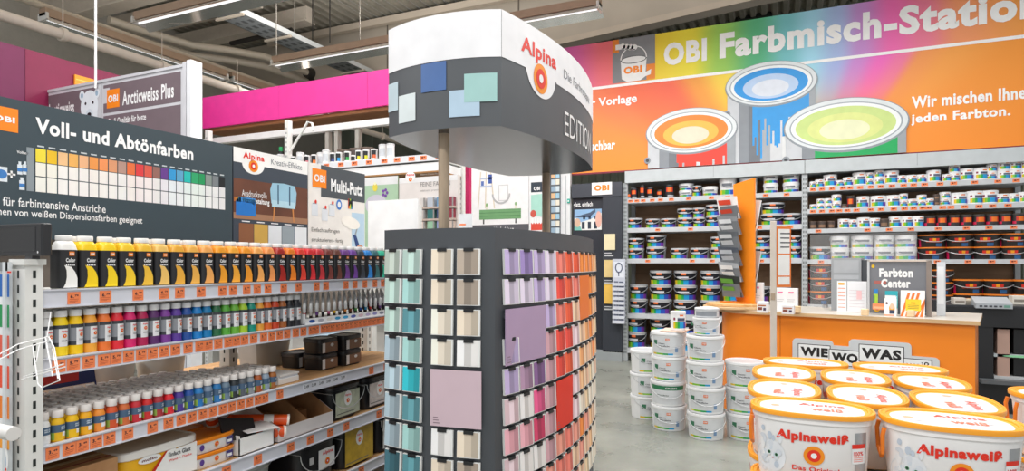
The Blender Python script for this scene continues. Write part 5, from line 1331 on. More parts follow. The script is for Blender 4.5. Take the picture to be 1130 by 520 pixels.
# magenta post and white perforated upright
xx, _ = onY(515, 0, 6.2)
t = thing('magenta_post', 'narrow magenta post between the left pole and the sideboard poster', 'post', (xx, 6.2, 0)); b = MB(); b.box(-.035, .035, 0, .06, 0, 2.68, DMAG, ch=.006); b.box(-.06, .06, -.02, .08, 0, .02, SILVER); b.build('post_body', t)

# ================================================================== cross gondola behind the left shelf (front plane Y = 5)
t = thing('gondola_shelf', 'white cross shelf with cans on top under the pink fascia', 'shelf', (-6.6, 5.0, 0)); gl = t
WID = 6.6 - 2.99
b = MB(); b.box(.03, WID, 0, .45, 2.49, 2.545, STEELW); s1 = b.build('shelf_board', t)
b = MB(); b.box(.03, WID, -.012, 0, 2.485, 2.55, M('e3e4e8', .4)); b.build('price_rail', s1)
tp = None
for p in (346, 361, 377, 392, 408, 425, 439, 455, 468, 485):
    x = onY(p, 0, 5.0)[0] + 6.6
    if tp is None: tp = back_tag().build('price_tag', s1); o = tp
    else: o = tp.copy(); C.objects.link(o); o.parent = s1
    o.location = (x, -.0125, 2.518)
b = MB(); b.box(.03, WID, .004, .44, 2.39, 2.47, M('efefef', .5)); b.box(.03, WID, .0, .44, 2.375, 2.389, M('a87a4a', .6)); b.build('canopy', t)
b = MB(); b.box(0, WID, .45, .47, .1, 2.5, M('d6d2cc', .6)); b.build('back_panel', t)
for z in (2.0, 1.5, 1.0, .5):
    b = MB(); b.box(.03, WID, .15, .45, z - .04, z, STEELW); b.build('shelf_board', t)
for p, zz in ((316, 3.05), (228, 3.05), (508, 2.6)):
    yo = .44 if p == 508 else 0; x = onY(p, 0, 5.0 + yo)[0] + 6.6; b = MB(); b.box(x - .025, x + .025, yo, yo + .06, 0, zz, STEELW)
    z = .1
    while z < zz - .1: b.rect(x - .008, z, x + .006, z + .02, yo - .001, M('8d9294', .6)); z += .05
    b.build('upright', t)
for p in (362, 372, 395):
    x = onY(p, 0, 5.42)[0] + 6.6; b = MB(); b.box(x - .025, x + .025, .40, .46, 2.5, 3.0, M('a9a49c', .5)); b.build('upright', t)
xa = onY(318, 0, 5.03)[0] + 6.6; xb = onY(345, 0, 5.1)[0] + 6.6
b = MB(); b.tube([(xa, .03, 2.68), (xb - .03, .06, 3.02), (xb + .03, .06, 3.0), (xb + .04, .06, 2.92)], .013, STEELW, 8); b.build('strut', t)
b = MB(); b.box(-.2, WID, .38, .45, 2.99, 3.06, M('ebebea', .4)); b.build('top_beam', t)
def stripe_can(spot):
    b = MB(); r, h = .034, .115; W = M('efefee', .4); K = M('1d1e22', .45)
    def mf(th, z):
        if -.9 < th < .85 and z > .02: return spot if (z < .5 * h and th > -.3) else K
        return W
    b.lathe([(r, 0), (r, .02), (r, .055), (r, .1)], 20, mf=mf); b.lathe([(r * 1.04, .1), (r * 1.04, .112), (r * .95, .115)], 20, W)
    return b
def plain_can():
    b = MB(); b.lathe([(.04, 0), (.04, .03), (.04, .11), (.04, .135)], 20, mf=lambda th, z: M('cfd3d8', .45) if (z > .03 and z < .11 and abs(th) < .9) else M('ededec', .4)); b.lathe([(.042, .135), (.042, .148), (.038, .152)], 20, M('d9dadb', .35)); return b
for p, h, nm, yo in ((293, None, 'white can', 0), (302.5, None, 'grey-white can', 0), (310, None, 'tall white can', .0), (324, 'd8402e', 'black-labelled can with red spot', 0), (331.5, None, 'pale can', 0), (339, 'e88a94', 'can with pink spot', 0), (347, 'ea7a2a', 'can with orange spot left of the tall one', 0), (354, None, 'plain white can', .1), (360, None, 'large white can', 0), (367.5, '2a3c80', 'can with dark blue spot', 0), (374, '1e9ad8', 'can with cyan spot', 0), (383.5, '2aa04a', 'can with green spot', 0), (396, 'e8d826', 'can with yellow spot', 0), (404, 'd9d62a', 'can with lime yellow spot', 0), (413, 'ee6a3a', 'can with orange spot', 0), (422.5, None, 'white can right of the orange-spotted one', 0), (431, None, 'rightmost white can before the header', 0), (336, None, 'white can standing in the back row', .18), (344, '7a2a2a', 'dark red-spotted can in the back row', .18), (390, '3a5a3a', 'dark can in the back row', .2)):
    Y = 5.06 + yo; x = onY(p, 0, Y)[0]
    o = (stripe_can(M(h, .45)) if h else plain_can()).build('paint_can', loc=(x, Y, 2.546)); tag(o, '%s on top of the cross shelf' % nm, 'paint can', 'cans on top of the cross shelf'); o.rotation_euler = (0, 0, R(20))
for p, nm in ((380, 'leftmost'), (393, 'middle'), (406, 'rightmost')):
    o = can('brown', .075, .2).build('dark_bucket', loc=(onY(p, 0, 5.34)[0], 5.34, 2.546)); tag(o, '%s of three dark tubs at the back of the cross shelf top' % nm, 'paint can', 'dark tubs behind the cans')
t = thing('spray_bottle', 'black bottle with green cap on top of the cross shelf', 'bottle', (onY(310, 0, 5.2)[0], 5.2, 2.546)); b = MB(); b.cyl(0, 0, 0, .22, .03, BLACK); b.build('bottle_body', t); b = MB(); b.cyl(0, 0, .22, .27, .022, M('1f9a5a', .5)); b.build('cap', t)
# posters hanging under the cross shelf
t, b, lx, lz, w = panel_thing('green_poster', 'pale green poster with yellow and purple flowers behind the plaster board', 'poster', 402, 439, 4.97, 1.4, 2.36, M('a9c6a8', .5), .015)
b.rect(0, 2.28, w, 2.36, -.001, M('e2e2e2', .5)); b.ell(lx(414), lz(414, 207), .03, .04, -.002, M('e4d04a', .5), 14); b.ell(lx(414), lz(414, 203), .014, .014, -.003, M('f6f0c0', .5), 12)
for k in range(5): b.ell(lx(425) + .025 * math.cos(k * 1.25), lz(425, 213) + .03 * math.sin(k * 1.25), .016, .016, -.002 - k * .0002, M('7a4aa0', .5), 10)
b.ell(lx(415), lz(415, 226), .13, .1, -.0016, M('c9c4d0', .5)); b.build('poster_print', t)
t, b, lx, lz, w = panel_thing('colour_display', 'pale display of fine colours with three rows of paint sample blocks', 'display', 440.5, 505, 4.9, .0, 2.32, M('ddd6d2', .5), .05)
b.rect(0, 2.27, w, 2.32, -.001, M('e6e4e4', .5)); cx, cz = lx(453), lz(453, 196)
b.ell(cx, cz + .01, .055, .045, -.002, WHITE); alpina_logo(b, cx, cz - .018, .02, -.003); b.text('Alpina', cx - .045, cz + .012, cx + .045, cz + .036, -.004, RED, .03)
b.text('FEINE FARBEN', lx(464), lz(470, 206), lx(497), lz(470, 201), -.002, M('8a8684', .5), .0); b.text('edelmatte premium farben', lx(464), lz(470, 212), lx(495), lz(470, 209), -.002, M('a8a4a2', .5)); b.text('Alpina Feine Farben', lx(464), lz(470, 194), lx(488), lz(470, 191.5), -.002, M('a8a4a2', .5))
b.build('display_body', t)
for r_, (py0, py1, colr) in enumerate(((219, 229, ('cfc8c4', 'b8bec8', '6a94b8', '8a3a4a')), (232, 242, ('bcb4b0', '2f6a68', '34486e', '8a2a3a')), (245, 255, ('d4c4bc', '8fb89a', '8a94bc', 'c8b4a8')))):
    b = MB(); b.box(.01, w - .01, -.05, .0, lz(470, py1 + 2.2), lz(470, py1), M('b9a79c', .5)); b.build('ledge', t)
    for k, h in enumerate(colr):
        xx = lx(464 + k * 10.4); b = MB(); b.box(xx, xx + .075, -.045, -.002, lz(470, py1), lz(470, py0), M(h, .45)); b.box(xx + .06, xx + .075, -.0455, -.045, lz(470, py1), lz(470, py0), M('8d8a88', .5)); b.build('sample_block', t)
# blank white board standing at the end of the left gondola
x0, z1 = onY(406, 222, 3.98); x1, _ = onY(461, 222, 3.98)
t = thing('blank_board', 'blank white board standing beyond the plaster board', 'board', (x0, 3.98, 0))
b = MB(); b.box(0, x1 - x0, 0, .02, 1.45, z1, M('f2f2f2', .5)); b.build('board', t)
b = MB(); b.box(0, .04, .02, .06, 0, z1 - .05, STEELW); b.build('support_post', t); b = MB(); b.box(x1 - x0 - .04, x1 - x0, .02, .06, 0, z1 - .05, STEELW); b.build('support_post', t)
t = thing('price_sign', 'small pale price sign with orange edge beside the left pole', 'sign', (onY(506, 0, 4.6)[0], 4.6, 0))
b = MB(); z = onY(512, 236, 4.6)[1]; b.box(0, .13, 0, .01, 1.55, z, M('e2e6ea', .5)); b.rect(.01, z - .1, .07, z - .085, -.001, TAGO); b.rect(.0, 1.6, .06, 1.68, -.001, ORANGE); b.build('card', t); b = MB(); b.tube([(.065, .02, 0), (.065, .02, 1.6)], .012, SILVER); b.box(-.05, .18, -.05, .1, 0, .012, SILVER); b.build('stand', t)
# ================================================================== orange service counter
CP0 = Vector((-.62, 6.31)); CANG = math.atan2(5.78 - 6.31, 1.41 + .62); CLEN = 2.06; CD = .92
ct = thing('service_counter', 'orange service counter with wooden top and slogan sign', 'counter', (CP0.x, CP0.y, 0), CANG)
def cplan(off, r=.28):
    pts = [(CLEN + off, -off), (CLEN + off, CD + off)]
    pts += [(r - (r + off) * math.sin(a) , CD - r + (r + off) * math.cos(a)) for a in [PI / 2 * k / 8 for k in range(9)]]
    pts += [(r - (r + off) * math.cos(a), r - (r + off) * math.sin(a)) for a in [PI / 2 * k / 10 for k in range(11)]]
    return pts
b = MB(); OC = M('f5891f', .35, 0, .03, 3); b.rings([[(x, y, .06) for x, y in cplan(0)], [(x, y, 1.02) for x, y in cplan(0)]], OC); b.box(.62, .625, -.0012, 0, .06, 1.02, M('b8600f', .5)); b.build('counter_body', ct, angle=30)
b = MB(); b.rings([[(x, y, 0) for x, y in cplan(-.04)], [(x, y, .06) for x, y in cplan(-.04)]], DARK); b.build('plinth', ct)
b = MB(); b.rings([[(x, y, 1.02) for x, y in cplan(.03)], [(x, y, 1.052) for x, y in cplan(.03)]], TOPWOOD, topm=M('c9c3ba', .35, 0, .06, 12)); b.build('worktop', ct, angle=30)
def CW_(lx, ly, z=0): 
    c, s = math.cos(CANG), math.sin(CANG); return (CP0.x + c * lx - s * ly, CP0.y + s * lx + c * ly, z)
def cface(px, py):   # point on the counter's front plane
    dx, dy = ray(px); c, s = math.cos(CANG), math.sin(CANG)
    k = (s * CP0.x - c * CP0.y) / (s * dx - c * dy); X, Y = k * dx, k * dy
    return (X - CP0.x) * c + (Y - CP0.y) * s, EYE + (HY - py) / F * k
# slogan sign on the front
t = thing('slogan_sign', 'grey cut-out slogan sign WIE WO WAS on the orange counter front', 'sign', CW_(0, -.012), CANG)
b = MB(); SG = M('cfd3d6', .4); INK = M('1c1a1a', .5)
def blob(px0, py0, px1, py1, y0, y1, m, rad=.035):
    x0, z1 = cface(px0, py0); x1, _ = cface(px1, py0); z0 = cface(px0, py1)[1]
    if isinstance(rad, float):
        pts = []
        for cx, cz, a0 in ((x1 - rad, z1 - rad, 0), (x0 + rad, z1 - rad, PI / 2), (x0 + rad, z0 + rad, PI), (x1 - rad, z0 + rad, 3 * PI / 2)):
            pts += [(cx + rad * math.cos(a0 + PI / 2 * k / 5), cz + rad * math.sin(a0 + PI / 2 * k / 5)) for k in range(6)]
        b.rings([[(x, y1, z) for x, z in pts][::-1], [(x, y0, z) for x, z in pts][::-1]], m)
    else: b.rect(x0, z0, x1, z1, y0, m)
    return x0, z0, x1, z1
blob(875, 373, 920, 418, -.004, .008, SG); blob(905, 380, 960, 424, -.0042, .008, SG); blob(937, 374, 1006, 425, -.0044, .008, SG); blob(985, 391, 1037, 428, -.0046, .008, SG)
def word(px0, py0, px1, py1, s, k, thin=False):
    x0, z1 = cface(px0, py0); x1, _ = cface(px1, py0); z0 = cface((px0 + px1) / 2, py1)[1]; z1 = cface((px0 + px1) / 2, py0)[1]
    y = -.005 - k * .0006
    b.rect(x0, z0, x1, z1, y, INK); b.rect(x0 + .006, z0 + .006, x1 - .006, z1 - .006, y - .0003, M('eceeef', .45))
    h = z1 - z0; b.text(s, x0 + .022, z0 + h * .22, x1 - .02, z1 - h * .2, y - .0006, INK, .055 if not thin else .01)
word(881, 380, 917, 397, 'WIE', 0); word(915, 386, 950, 404, 'WO', 1); word(948, 381, 998, 401, 'WAS', 2); word(997, 396, 1029, 410, 'weiß', 3, True)
word(1000, 411, 1034, 424, 'OBI', 4)
b.build('sign_plate', t)

# ------------------------------------------------------------------ things on the counter
CT = 1.053
x, y = onZ(811, 338, CT + .02)
t = thing('round_board', 'round pale wooden board under the orange leaflet stand', 'board', (x, y + .0, CT))
b = MB(); b.lathe([(.30, 0), (.305, .004), (.305, .022), (.30, .026)], 48, TOPWOOD); b.build('lower_disc', t)
b = MB(); b.lathe([(.26, .027), (.27, .03), (.27, .05), (.26, .054)], 48, wood('beech', (206, 160, 104), (230, 190, 136), .4), cx=.0); b.build('upper_disc', t)
RBx, RBy = x, y
# orange leaflet stand
lxy = onZ(821, 333, CT + .056)
t = thing('leaflet_stand', 'tall orange leaflet stand with tiers of grey pockets on the counter', 'leaflet stand', (RBx + .04, RBy - .02, CT + .055), R(-44))
OP = M('f58c1e', .4)
b = MB(); pts = [(-.02, 0), (.2, 0), (.2, 1.22), (-.08, 1.19), (-.08, .1)]
b.rings([[(x, 0, z) for x, z in pts], [(x, .02, z) for x, z in pts]], OP); b.build('back_board', t)
b = MB(); b.box(-.16, .16, -.1, .12, -.0, .012, M('e07a14', .4)); b.build('foot', t)
CLR = M('8f9296', .3); MAGS = ['e9e6e4', 'd8d4d2', 'c9c9cc', 'dfe3e6', 'b9b9bc', 'cfd4d8']
for k in range(6):
    z = .06 + k * .155; yy = -.02 - .006 * k
    b = MB(); b.rings([[(-.16, yy - .045, z), (.09, yy - .045, z), (.09, yy, z), (-.16, yy, z)], [(-.16, yy - .06, z + .13), (.09, yy - .06, z + .13), (.09, yy - .056, z + .13), (-.16, yy - .056, z + .13)]], M('6e7276', .35)); b.build('pocket', t)
for k in range(2):
    z = .1 + k * .5
    b = MB(); b.rings([[(-.06, .02, z), (.16, .02, z), (.16, .07, z), (-.06, .07, z)], [(-.06, .075, z + .13), (.16, .075, z + .13), (.16, .08, z + .13), (-.06, .08, z + .13)]], M('6e7276', .35)); b.build('pocket', t)
lsx, lsy, lsz = RBx + .04, RBy - .02, CT + .055
def on_stand(x, y, z): c, s = math.cos(R(-44)), math.sin(R(-44)); return (lsx + c * x - s * y, lsy + s * x + c * y, lsz + z)
mags = [('open red and white magazine in the top pocket', 'ece8e6', 'd8462e', .82, .24), ('grey catalogue in the second pocket from top', '8d9196', 'dfe2e6', .66, .2), ('dark grey catalogue in the third pocket from top', '5c6166', 'c9ccd0', .51, .2), ('slate catalogue in the fourth pocket from top', '4f5560', 'b9bec6', .355, .2), ('pale catalogue in the fifth pocket from top', 'a9adb2', 'e6e6e6', .2, .2), ('green and black leaflet in the lowest pocket', '2e3230', '5f9a3a', .05, .22)]
for lab, c1, c2, z, hh in mags:
    k = (z - .06) / .155; yy = -.055 - .006 * k
    t = thing('magazine', lab, 'magazine', on_stand(-.035, yy, z + .012), R(-44))
    b = MB(); b.rings([[(-.13, -.006, 0), (.13, -.006, 0), (.13, .006, 0), (-.13, .006, 0)], [(-.15, -.045, hh), (.11, -.025, hh - .02), (.11, -.013, hh - .02), (-.15, -.033, hh)]], M(c1, .45)); b.build('pages', t)
    b = MB(); b.face([(-.10, -.0185, .06), (.06, -.0185, .06), (.055, -.0335, .1), (-.105, -.037, .1)], M(c2, .5)); b.face([(-.115, -.036, hh * .62), (.05, -.028, hh * .6), (.045, -.038, hh * .8), (-.12, -.046, hh * .82)], M(c2, .5)); b.build('cover_print', t)
for k, (lab, c1, z) in enumerate((('white brochure fanned out on the right side of the orange stand', 'eef0f0', .6), ('black and white brochure low on the right side of the orange stand', 'd0d0d2', .1))):
    t = thing('magazine', lab, 'magazine', on_stand(.05, .055, z + .12), R(-44)); hh = .32
    b = MB(); b.rings([[(-.1, -.006, -.1), (.1, -.006, -.1), (.1, .006, -.1), (-.1, .006, -.1)], [(-.08, .03, hh), (.13, .05, hh - .03), (.13, .062, hh - .03), (-.08, .042, hh)]], M(c1, .45)); b.build('pages', t)
    b = MB(); b.face([(.1005, -.004, 0), (.1005, .006, 0), (.115, .03, .1), (.115, .02, .1)], BLACK); b.build('cover_print', t)
# white printed cartons
for k, (px, py, w, h, lab) in enumerate(((836, 341, .11, .26, 'tall white carton with pink print right of the leaflet stand'), (862, 343, .1, .215, 'white carton with pink print left of its twin'), (874, 343.5, .1, .215, 'white carton with pink print nearest the wooden cube'), (842, 345, .09, .1, 'low white carton with red and brown lettering beside the post sign'), (870, 346.5, .1, .08, 'low white carton with brown lettering in front of the twins'))):
    x, y = onZ(px, py, CT)
    t = thing('white_carton', lab, 'box', (x, y, CT), CANG + R(6))
    b = MB(); b.box(-w / 2, w / 2, -.04, .04, 0, h, M('f3f2f3', .45), ch=.003); b.build('carton_body', t)
    b = MB(); yy = -.0412
    if h > .15: b.rect(-w * .25, h * .78, w * .2, h * .85, yy, M('f07aa0', .5)); b.rect(-w * .35, h * .5, w * .3, h * .52, yy, LGREY); b.rect(-w * .35, h * .42, w * .2, h * .44, yy, LGREY)
    else: b.rect(-w * .4, h * .6, w * .35, h * .72, yy, M('b86a3a', .5)); b.rect(-w * .4, h * .25, 0, h * .5, yy, M('8a4a3a', .5)); b.rect(w * .1, h * .2, w * .35, h * .45, yy, M('4a3a58', .5))
    b.build('print', t)
def block(lab, px, py, s=.055):
    x, y = onZ(px, py, CT); t = thing('wooden_block', lab, 'block', (x, y + .03, CT), CANG)
    b = MB(); b.box(-s / 2, s / 2, -s / 2, s / 2, 0, s, wood('pine_block', (220, 186, 140), (238, 210, 170), .5), ch=.006); b.build('block_body', t)
block('pale wooden cube beside the white cartons', 879.5, 345.5, .06)
# Farbton Center sign between wooden feet
x0, y0 = onZ(957.5, 347, CT); x1, _ = onZ(1033, 349.5, CT)
sl = 75 * 5.55 / F
SGS = (.72, 1, .9)
t = thing('acrylic_sign', 'grey see-through sign reading Farbton Center in a silver frame on the counter', 'sign', (x0, y0 + .02, CT), CANG)
b = MB(); GP = M('85878d', .25, 0, .03, alpha=.86); b.box(.02, sl, 0, .008, .012, .515, GP)
b.text('Farbton', .125, .365, .125 + .345, .45, -.0012, WHITE, .05); b.text('Center', .145, .265, .145 + .3, .35, -.0012, WHITE, .05); b.ell(.06, .47, .018, .018, -.0012, M('f0c22a', .5), 14); b.ell(.1, .06, .035, .035, -.0012, M('f4c22a', .5), 20); b.ell(.105, .06, .018, .018, -.0016, M('e0408a', .5), 16); b.rect(.07, .3, .2, .33, -.001, M('b0645c', .5)); b.build('sign_panel', t)
b = MB(); AL = M('d5d8db', .3, .3)
b.box(0, .025, -.012, .02, .0, .53, AL); b.box(.6, .65, -.012, .02, .0, .53, M('8d8078', .4)); b.box(0, .65, -.012, .02, .515, .53, M('d9c9bc', .4)); b.build('frame', t)
block('pale wooden block at the left foot of the grey sign', 955, 348.5); block('pale wooden block at the right foot of the grey sign', 1006, 350)
t.scale = SGS
def CS(lx, ly, z):
    lx *= SGS[0]; z *= SGS[2]; c, s = math.cos(CANG), math.sin(CANG); return (x0 + c * lx - s * ly, y0 + .02 + s * lx + c * ly, CT + z)
def flyer(name, lab, lx, ly, z, w, h, draw, tilt=-.08, m=PAPER, cat='flyer'):
    t = thing(name, lab, cat, CS(lx, ly, z), CANG); b = MB(); b.box(0, w, 0, .003, 0, h, m); draw(b, w, h); o = b.build('sheet', t); o.rotation_euler = (tilt, 0, 0); t.scale = SGS
    return t
flyer('flyer', 'teal and white flyer leaning on the grey sign', .19, -.04, .0, .13, .235, lambda b, w, h: (b.rect(0, h * .82, w, h, -.001, M('2aa8b4', .5)), b.poly([(.01, h * .55), (w - .02, h * .6), (w - .01, h * .78), (.02, h * .74)], -.0014, WHITE), b.rect(w - .02, h * .3, w, h, -.0008, M('58c4cc', .5))))
flyer('flyer', 'white flyer with portrait of a person in front of the teal one', .19, -.075, .0, .125, .165, lambda b, w, h: (b.ell(w * .62, h * .42, .03, .04, -.001, M('e8a83a', .5), 18), b.ell(w * .62, h * .55, .022, .028, -.0014, M('e9c4a8', .5), 16), b.rect(w * .42, h * .12, w * .84, h * .34, -.0014, M('33405c', .5)), b.ell(w * .2, h * .72, .012, .012, -.001, M('5a2a3a', .5), 12), b.rect(.0, .0, w * .8, h * .08, -.0012, M('f0a080', .5))))
flyer('flyer', 'green, yellow and blue slip standing left of the teal flyer', .07, -.025, .09, .045, .16, lambda b, w, h: (b.rect(0, h * .0, w, h * .7, -.001, M('a8c83a', .5)), b.rect(0, h * .7, w, h, -.001, M('2a7cc0', .5)), b.rect(0, .0, w * .3, h * .6, -.0014, M('3aa45a', .5))))
flyer('flyer', 'orange slip lying low at the left of the sign', .06, -.03, .05, .15, .06, lambda b, w, h: b.rect(.01, .01, w - .02, .03, -.001, M('f4b48a', .5)), m=M('ee8f5c', .5))
def bag(b, w, h):
    for k in range(5):
        x = k * w / 5; b.poly([(x, 0), (x + w / 9, 0), (x + w / 9 + .07, h * .9), (x + .07, h * .9)] if x + w / 9 + .07 <= w else [(x, 0), (x + w / 9, 0), (w, h * .5), (w, h * .7)], -.001, M('ee7a2a', .5))
    b.rect(w * .22, h * .22, w * .84, h * .66, -.0018, M('f7d22e', .5)); b.rect(w * .42, h * .5, w * .62, h * .54, -.0022, RED)
    for k in range(3): b.rect(w * .3, h * (.3 + .06 * k), w * .76, h * (.32 + .06 * k), -.0022, M('8a7a3a', .5))
flyer('striped_bag', 'orange and white striped bag with yellow label leaning on the grey sign', .35, -.05, .0, .24, .245, bag, cat='bag')
# folders left of the sign
x, y = onZ(942, 345, CT)
t = thing('brochure_rack', 'printed white table board leaning left of the grey sign', 'board', (x - .13, y + .05, CT), CANG)
b = MB(); b.box(0, .24, 0, .012, 0, .285, M('eceef2', .45)); b.rect(.08, 0.01, .084, .285, -.001, M('6a6c72', .5)); b.rect(.01, .25, .06, .27, -.001, M('f0b02a', .5))
for k in range(6): b.rect(.01, .04 + k * .035, .07, .046 + k * .035, -.001, M('e88a5a', .5)); b.rect(.1, .05 + k * .03, .22, .053 + k * .03, -.001, M('d4c4cc', .5))
b.rect(.16, .12, .2, .2, -.0014, M('f4c8cc', .5)); b.build('panel', t); b = MB(); b.box(.02, .22, .012, .1, 0, .012, DARK); b.build('foot', t)
t = thing('grey_box', 'grey metal cabinet box standing behind the printed table board', 'box', (x - .17, y + .18, CT), CANG)
b = MB(); b.box(0, .25, 0, .18, 0, .5, M('9ea2a6', .45)); b.rect(.02, .3, .23, .34, -.001, M('b4b8bc', .5)); b.box(.25, .3, .02, .16, 0, .48, M('4a4d52', .5)); b.rect(.02, .36, .23, .48, -.001, M('aeb2b6', .45)); b.build('box_body', t)
# acrylic screen between counter and rack
x, y = onZ(1034, 349, CT)
t = thing('white_tower', 'white narrow upright panel right of the grey sign', 'panel', (x + .01, y + .06, CT), CANG)
b = MB(); b.box(0, .06, 0, .05, 0, .46, M('d8dbe0', .45)); b.rect(.005, .1, .05, .42, -.001, M('eef0f3', .45)); b.build('panel_body', t)
# ------------------------------------------------------------------ price sign on its post in front of the counter
zc = 4.7; dx, dy = ray(853.5); X, Y = dx * zc, dy * zc
t = thing('post_sign', 'white notice with orange frame on a slim pale post before the counter', 'sign', (X, Y, 0), R(-12))
zt = EYE + (HY - 244) / F * zc
b = MB(); b.box(-.022, .022, -.012, .012, .012, zt, M('dcd2c6', .45), ch=.004); b.box(-.015, .015, -.016, -.012, 1.22, 1.27, M('b9a48c', .5)); b.build('post', t)
b = MB(); b.lathe([(.14, 0), (.14, .008), (.03, .014)], 28, M('b9b4ac', .4)); b.build('base_plate', t)
b = MB(); c, s = math.cos(R(48)), math.sin(R(48)); z1 = EYE + (HY - 250) / F * zc; z0 = EYE + (HY - 317) / F * zc
def sp(u, v, d=0): return (.024 + c * u + s * d, s * u - c * d - 0.0, v)
Wd = .125
b.rings([[sp(0, z0), sp(Wd, z0), sp(Wd, z0, -.008), sp(0, z0, -.008)], [sp(0, z1), sp(Wd, z1), sp(Wd, z1, -.008), sp(0, z1, -.008)]], M('f08030', .45))
b.face([sp(.012, z0 + .02, .001), sp(Wd - .012, z0 + .02, .001), sp(Wd - .012, z1 - .02, .001), sp(.012, z1 - .02, .001)], PAPER)
b.face([sp(0, z0 + .08, .0014), sp(Wd, z0 + .08, .0014), sp(Wd, z0 + .09, .0014), sp(0, z0 + .09, .0014)], M('f08030', .45))
b.face([sp(.012, z1 - .22, .0014), sp(Wd - .012, z1 - .22, .0014), sp(Wd - .012, z1 - .21, .0014), sp(.012, z1 - .21, .0014)], M('f08030', .45))
for k in range(4): b.face([sp(.03, z1 - .06 - k * .035, .0016), sp(.12 - .01 * (k % 2), z1 - .06 - k * .035, .0016), sp(.12 - .01 * (k % 2), z1 - .05 - k * .035, .0016), sp(.03, z1 - .05 - k * .035, .0016)], M('5a5a5e', .5))
b.build('notice', t)

# ================================================================== white buckets stacked on the floor
def floor_bucket(green, r=.157, h=.219, tall=False):
    t = thing('paint_bucket', 'x', 'paint bucket'); b = MB(); W = M('eff0f1', .4); LBm = M('dcdfe2', .45)
    def mf(th, z):
        if -1.15 < th < .95 and .08 * h < z < .84 * h:
            if green and z > .66 * h: return M('2c7a50', .45)
            if z < .15 * h and not green: return rain(th, -1.15, .95) if th < .3 else LBm
            return LBm
        return W
    b.lathe([(r * .9, 0), (r * .91, .02 * h), (r * .915, .08 * h), (r * .925, .15 * h), (r * .95, .5 * h), (r * .965, .66 * h), (r * .98, .84 * h), (r * .985, .9 * h)], 40, mf=mf)
    fn = lambda x, z: (x, -math.sqrt(max(0, (r * (.905 + .085 * z / h) + .0022) ** 2 - x * x)), z)
    def pr(x0, z0, x1, z1, m):
        n = 6; 
        for k in range(n): a = x0 + (x1 - x0) * k / n; c = x0 + (x1 - x0) * (k + 1) / n; b.face([fn(a, z0), fn(c, z0), fn(c, z1), fn(a, z1)], m)
    if not green:
        pr(-.035, .66 * h, -.0, .76 * h, M('f0742a', .45)); pr(-.13, .5 * h, -.105, .68 * h, M('3c7a5a', .5)); pr(.05, .2 * h, .075, .4 * h, M('7a9cc4', .5))
        b.wrap_text('OBI', -.032, .69 * h, -.004, .74 * h, lambda x, z: (fn(x, z)[0], fn(x, z)[1] - .0008, z), WHITE, .03)
        b.wrap_text('Classic', -.095, .52 * h, -.04, .57 * h, fn, M('4a4c50', .5), .02); b.wrap_text('Wandfarbe', -.095, .42 * h, -.0, .475 * h, fn, M('4a4c50', .5), .02)
    else:
        b.wrap_text('GREEN', -.03, .71 * h, .07, .78 * h, fn, WHITE, .03); b.wrap_text('Wandfarbe', -.1, .42 * h, .0, .48 * h, fn, M('5a6a60', .5), .01)
    b.build('bucket_body', t)
    b = MB(); b.lathe([(r * .985, .875 * h), (r * 1.02, .89 * h), (r * 1.02, .975 * h), (r * 1.0, h), (r * .93, h), (r * .92, .97 * h)], 40, M('e6e7e8', .35), topm=M('bcbfc3', .35)); b.build('lid', t)
    b = MB(); pts = [(r * 1.03 * math.cos(a), -r * 1.03 * math.sin(a) - .003, .84 * h - .5 * h * math.sin(a)) for a in [PI * k / 16 for k in range(17)]]; b.tube(pts, .0028, M('c4c6c8', .35, .3), 6); b.build('handle', t)
    return Proto(t)
fb = floor_bucket(False); fg = floor_bucket(True)
BH = .221
fs = [('left rear', (-1.22, 5.98), 3, .9), ('left front', (-.952, 5.66), 4, .25), ('middle front', (-.61, 5.5), 4, .2), ('right', (-.30, 5.62), 3, .35)]
def lv(k, n): return 'bottom' if k == 0 else ('top' if k == n - 1 else ORD[k + 1] + ' from below')
for nm, (X, Y), n, rz in fs:
    for k in range(n):
        g = (nm == 'left front' and k == 1)
        (fg if g else fb).put((X + random.uniform(-.006, .006), Y, .001 + k * BH), rz + random.uniform(-.06, .06), ('white bucket with green label band' if g else 'white emulsion bucket') + ', %s of the %s floor stack' % (lv(k, n), nm), 'white buckets stacked on the floor')
sm = floor_bucket(False, .115, .15)
sm.put((-.60, 5.5, .001 + 4 * BH), .1, 'smaller white bucket on top of the middle front floor stack', 'white buckets stacked on the floor')
t = thing('paint_tin', 'flat grey paint tin on top of the smaller white bucket', 'paint can', (-.60, 5.52, .003 + 4 * BH + .15)); b = MB(); b.lathe([(.1, 0), (.1, .06), (.104, .062), (.104, .075), (.095, .08), (.09, .075)], 28, M('d4d7da', .35)); b.lathe([(.1006, .012), (.1006, .05)], 28, mf=lambda th, z: M('8f959c', .45) if abs(th) < 1 else M('d4d7da', .35), cap0=False, cap1=False); b.build('tin_body', t); b = MB(); b.lathe([(.06, .08), (.06, .085)], 20, M('f3f3f3', .4)); b.build('lid', t)
t = thing('cardboard_sheet', 'pinkish cardboard sheet on top of the left front floor stack', 'cardboard', (-.95, 5.68, .002 + 4 * BH)); b = MB(); b.rings([[(-.06, -.13, 0), (.15, -.16, 0), (.17, .1, 0), (-.05, .12, 0)], [(-.06, -.13, .012), (.15, -.16, .012), (.17, .1, .012), (-.05, .12, .012)]], M('e2c6b4', .6)); b.build('sheet', t)
o = can('white', .066, .17).build('paint_can', loc=(-.86, 5.62, .016 + 4 * BH)); tag(o, 'white rainbow can standing on the pinkish cardboard sheet', 'paint can'); o.rotation_euler = (0, 0, .5)

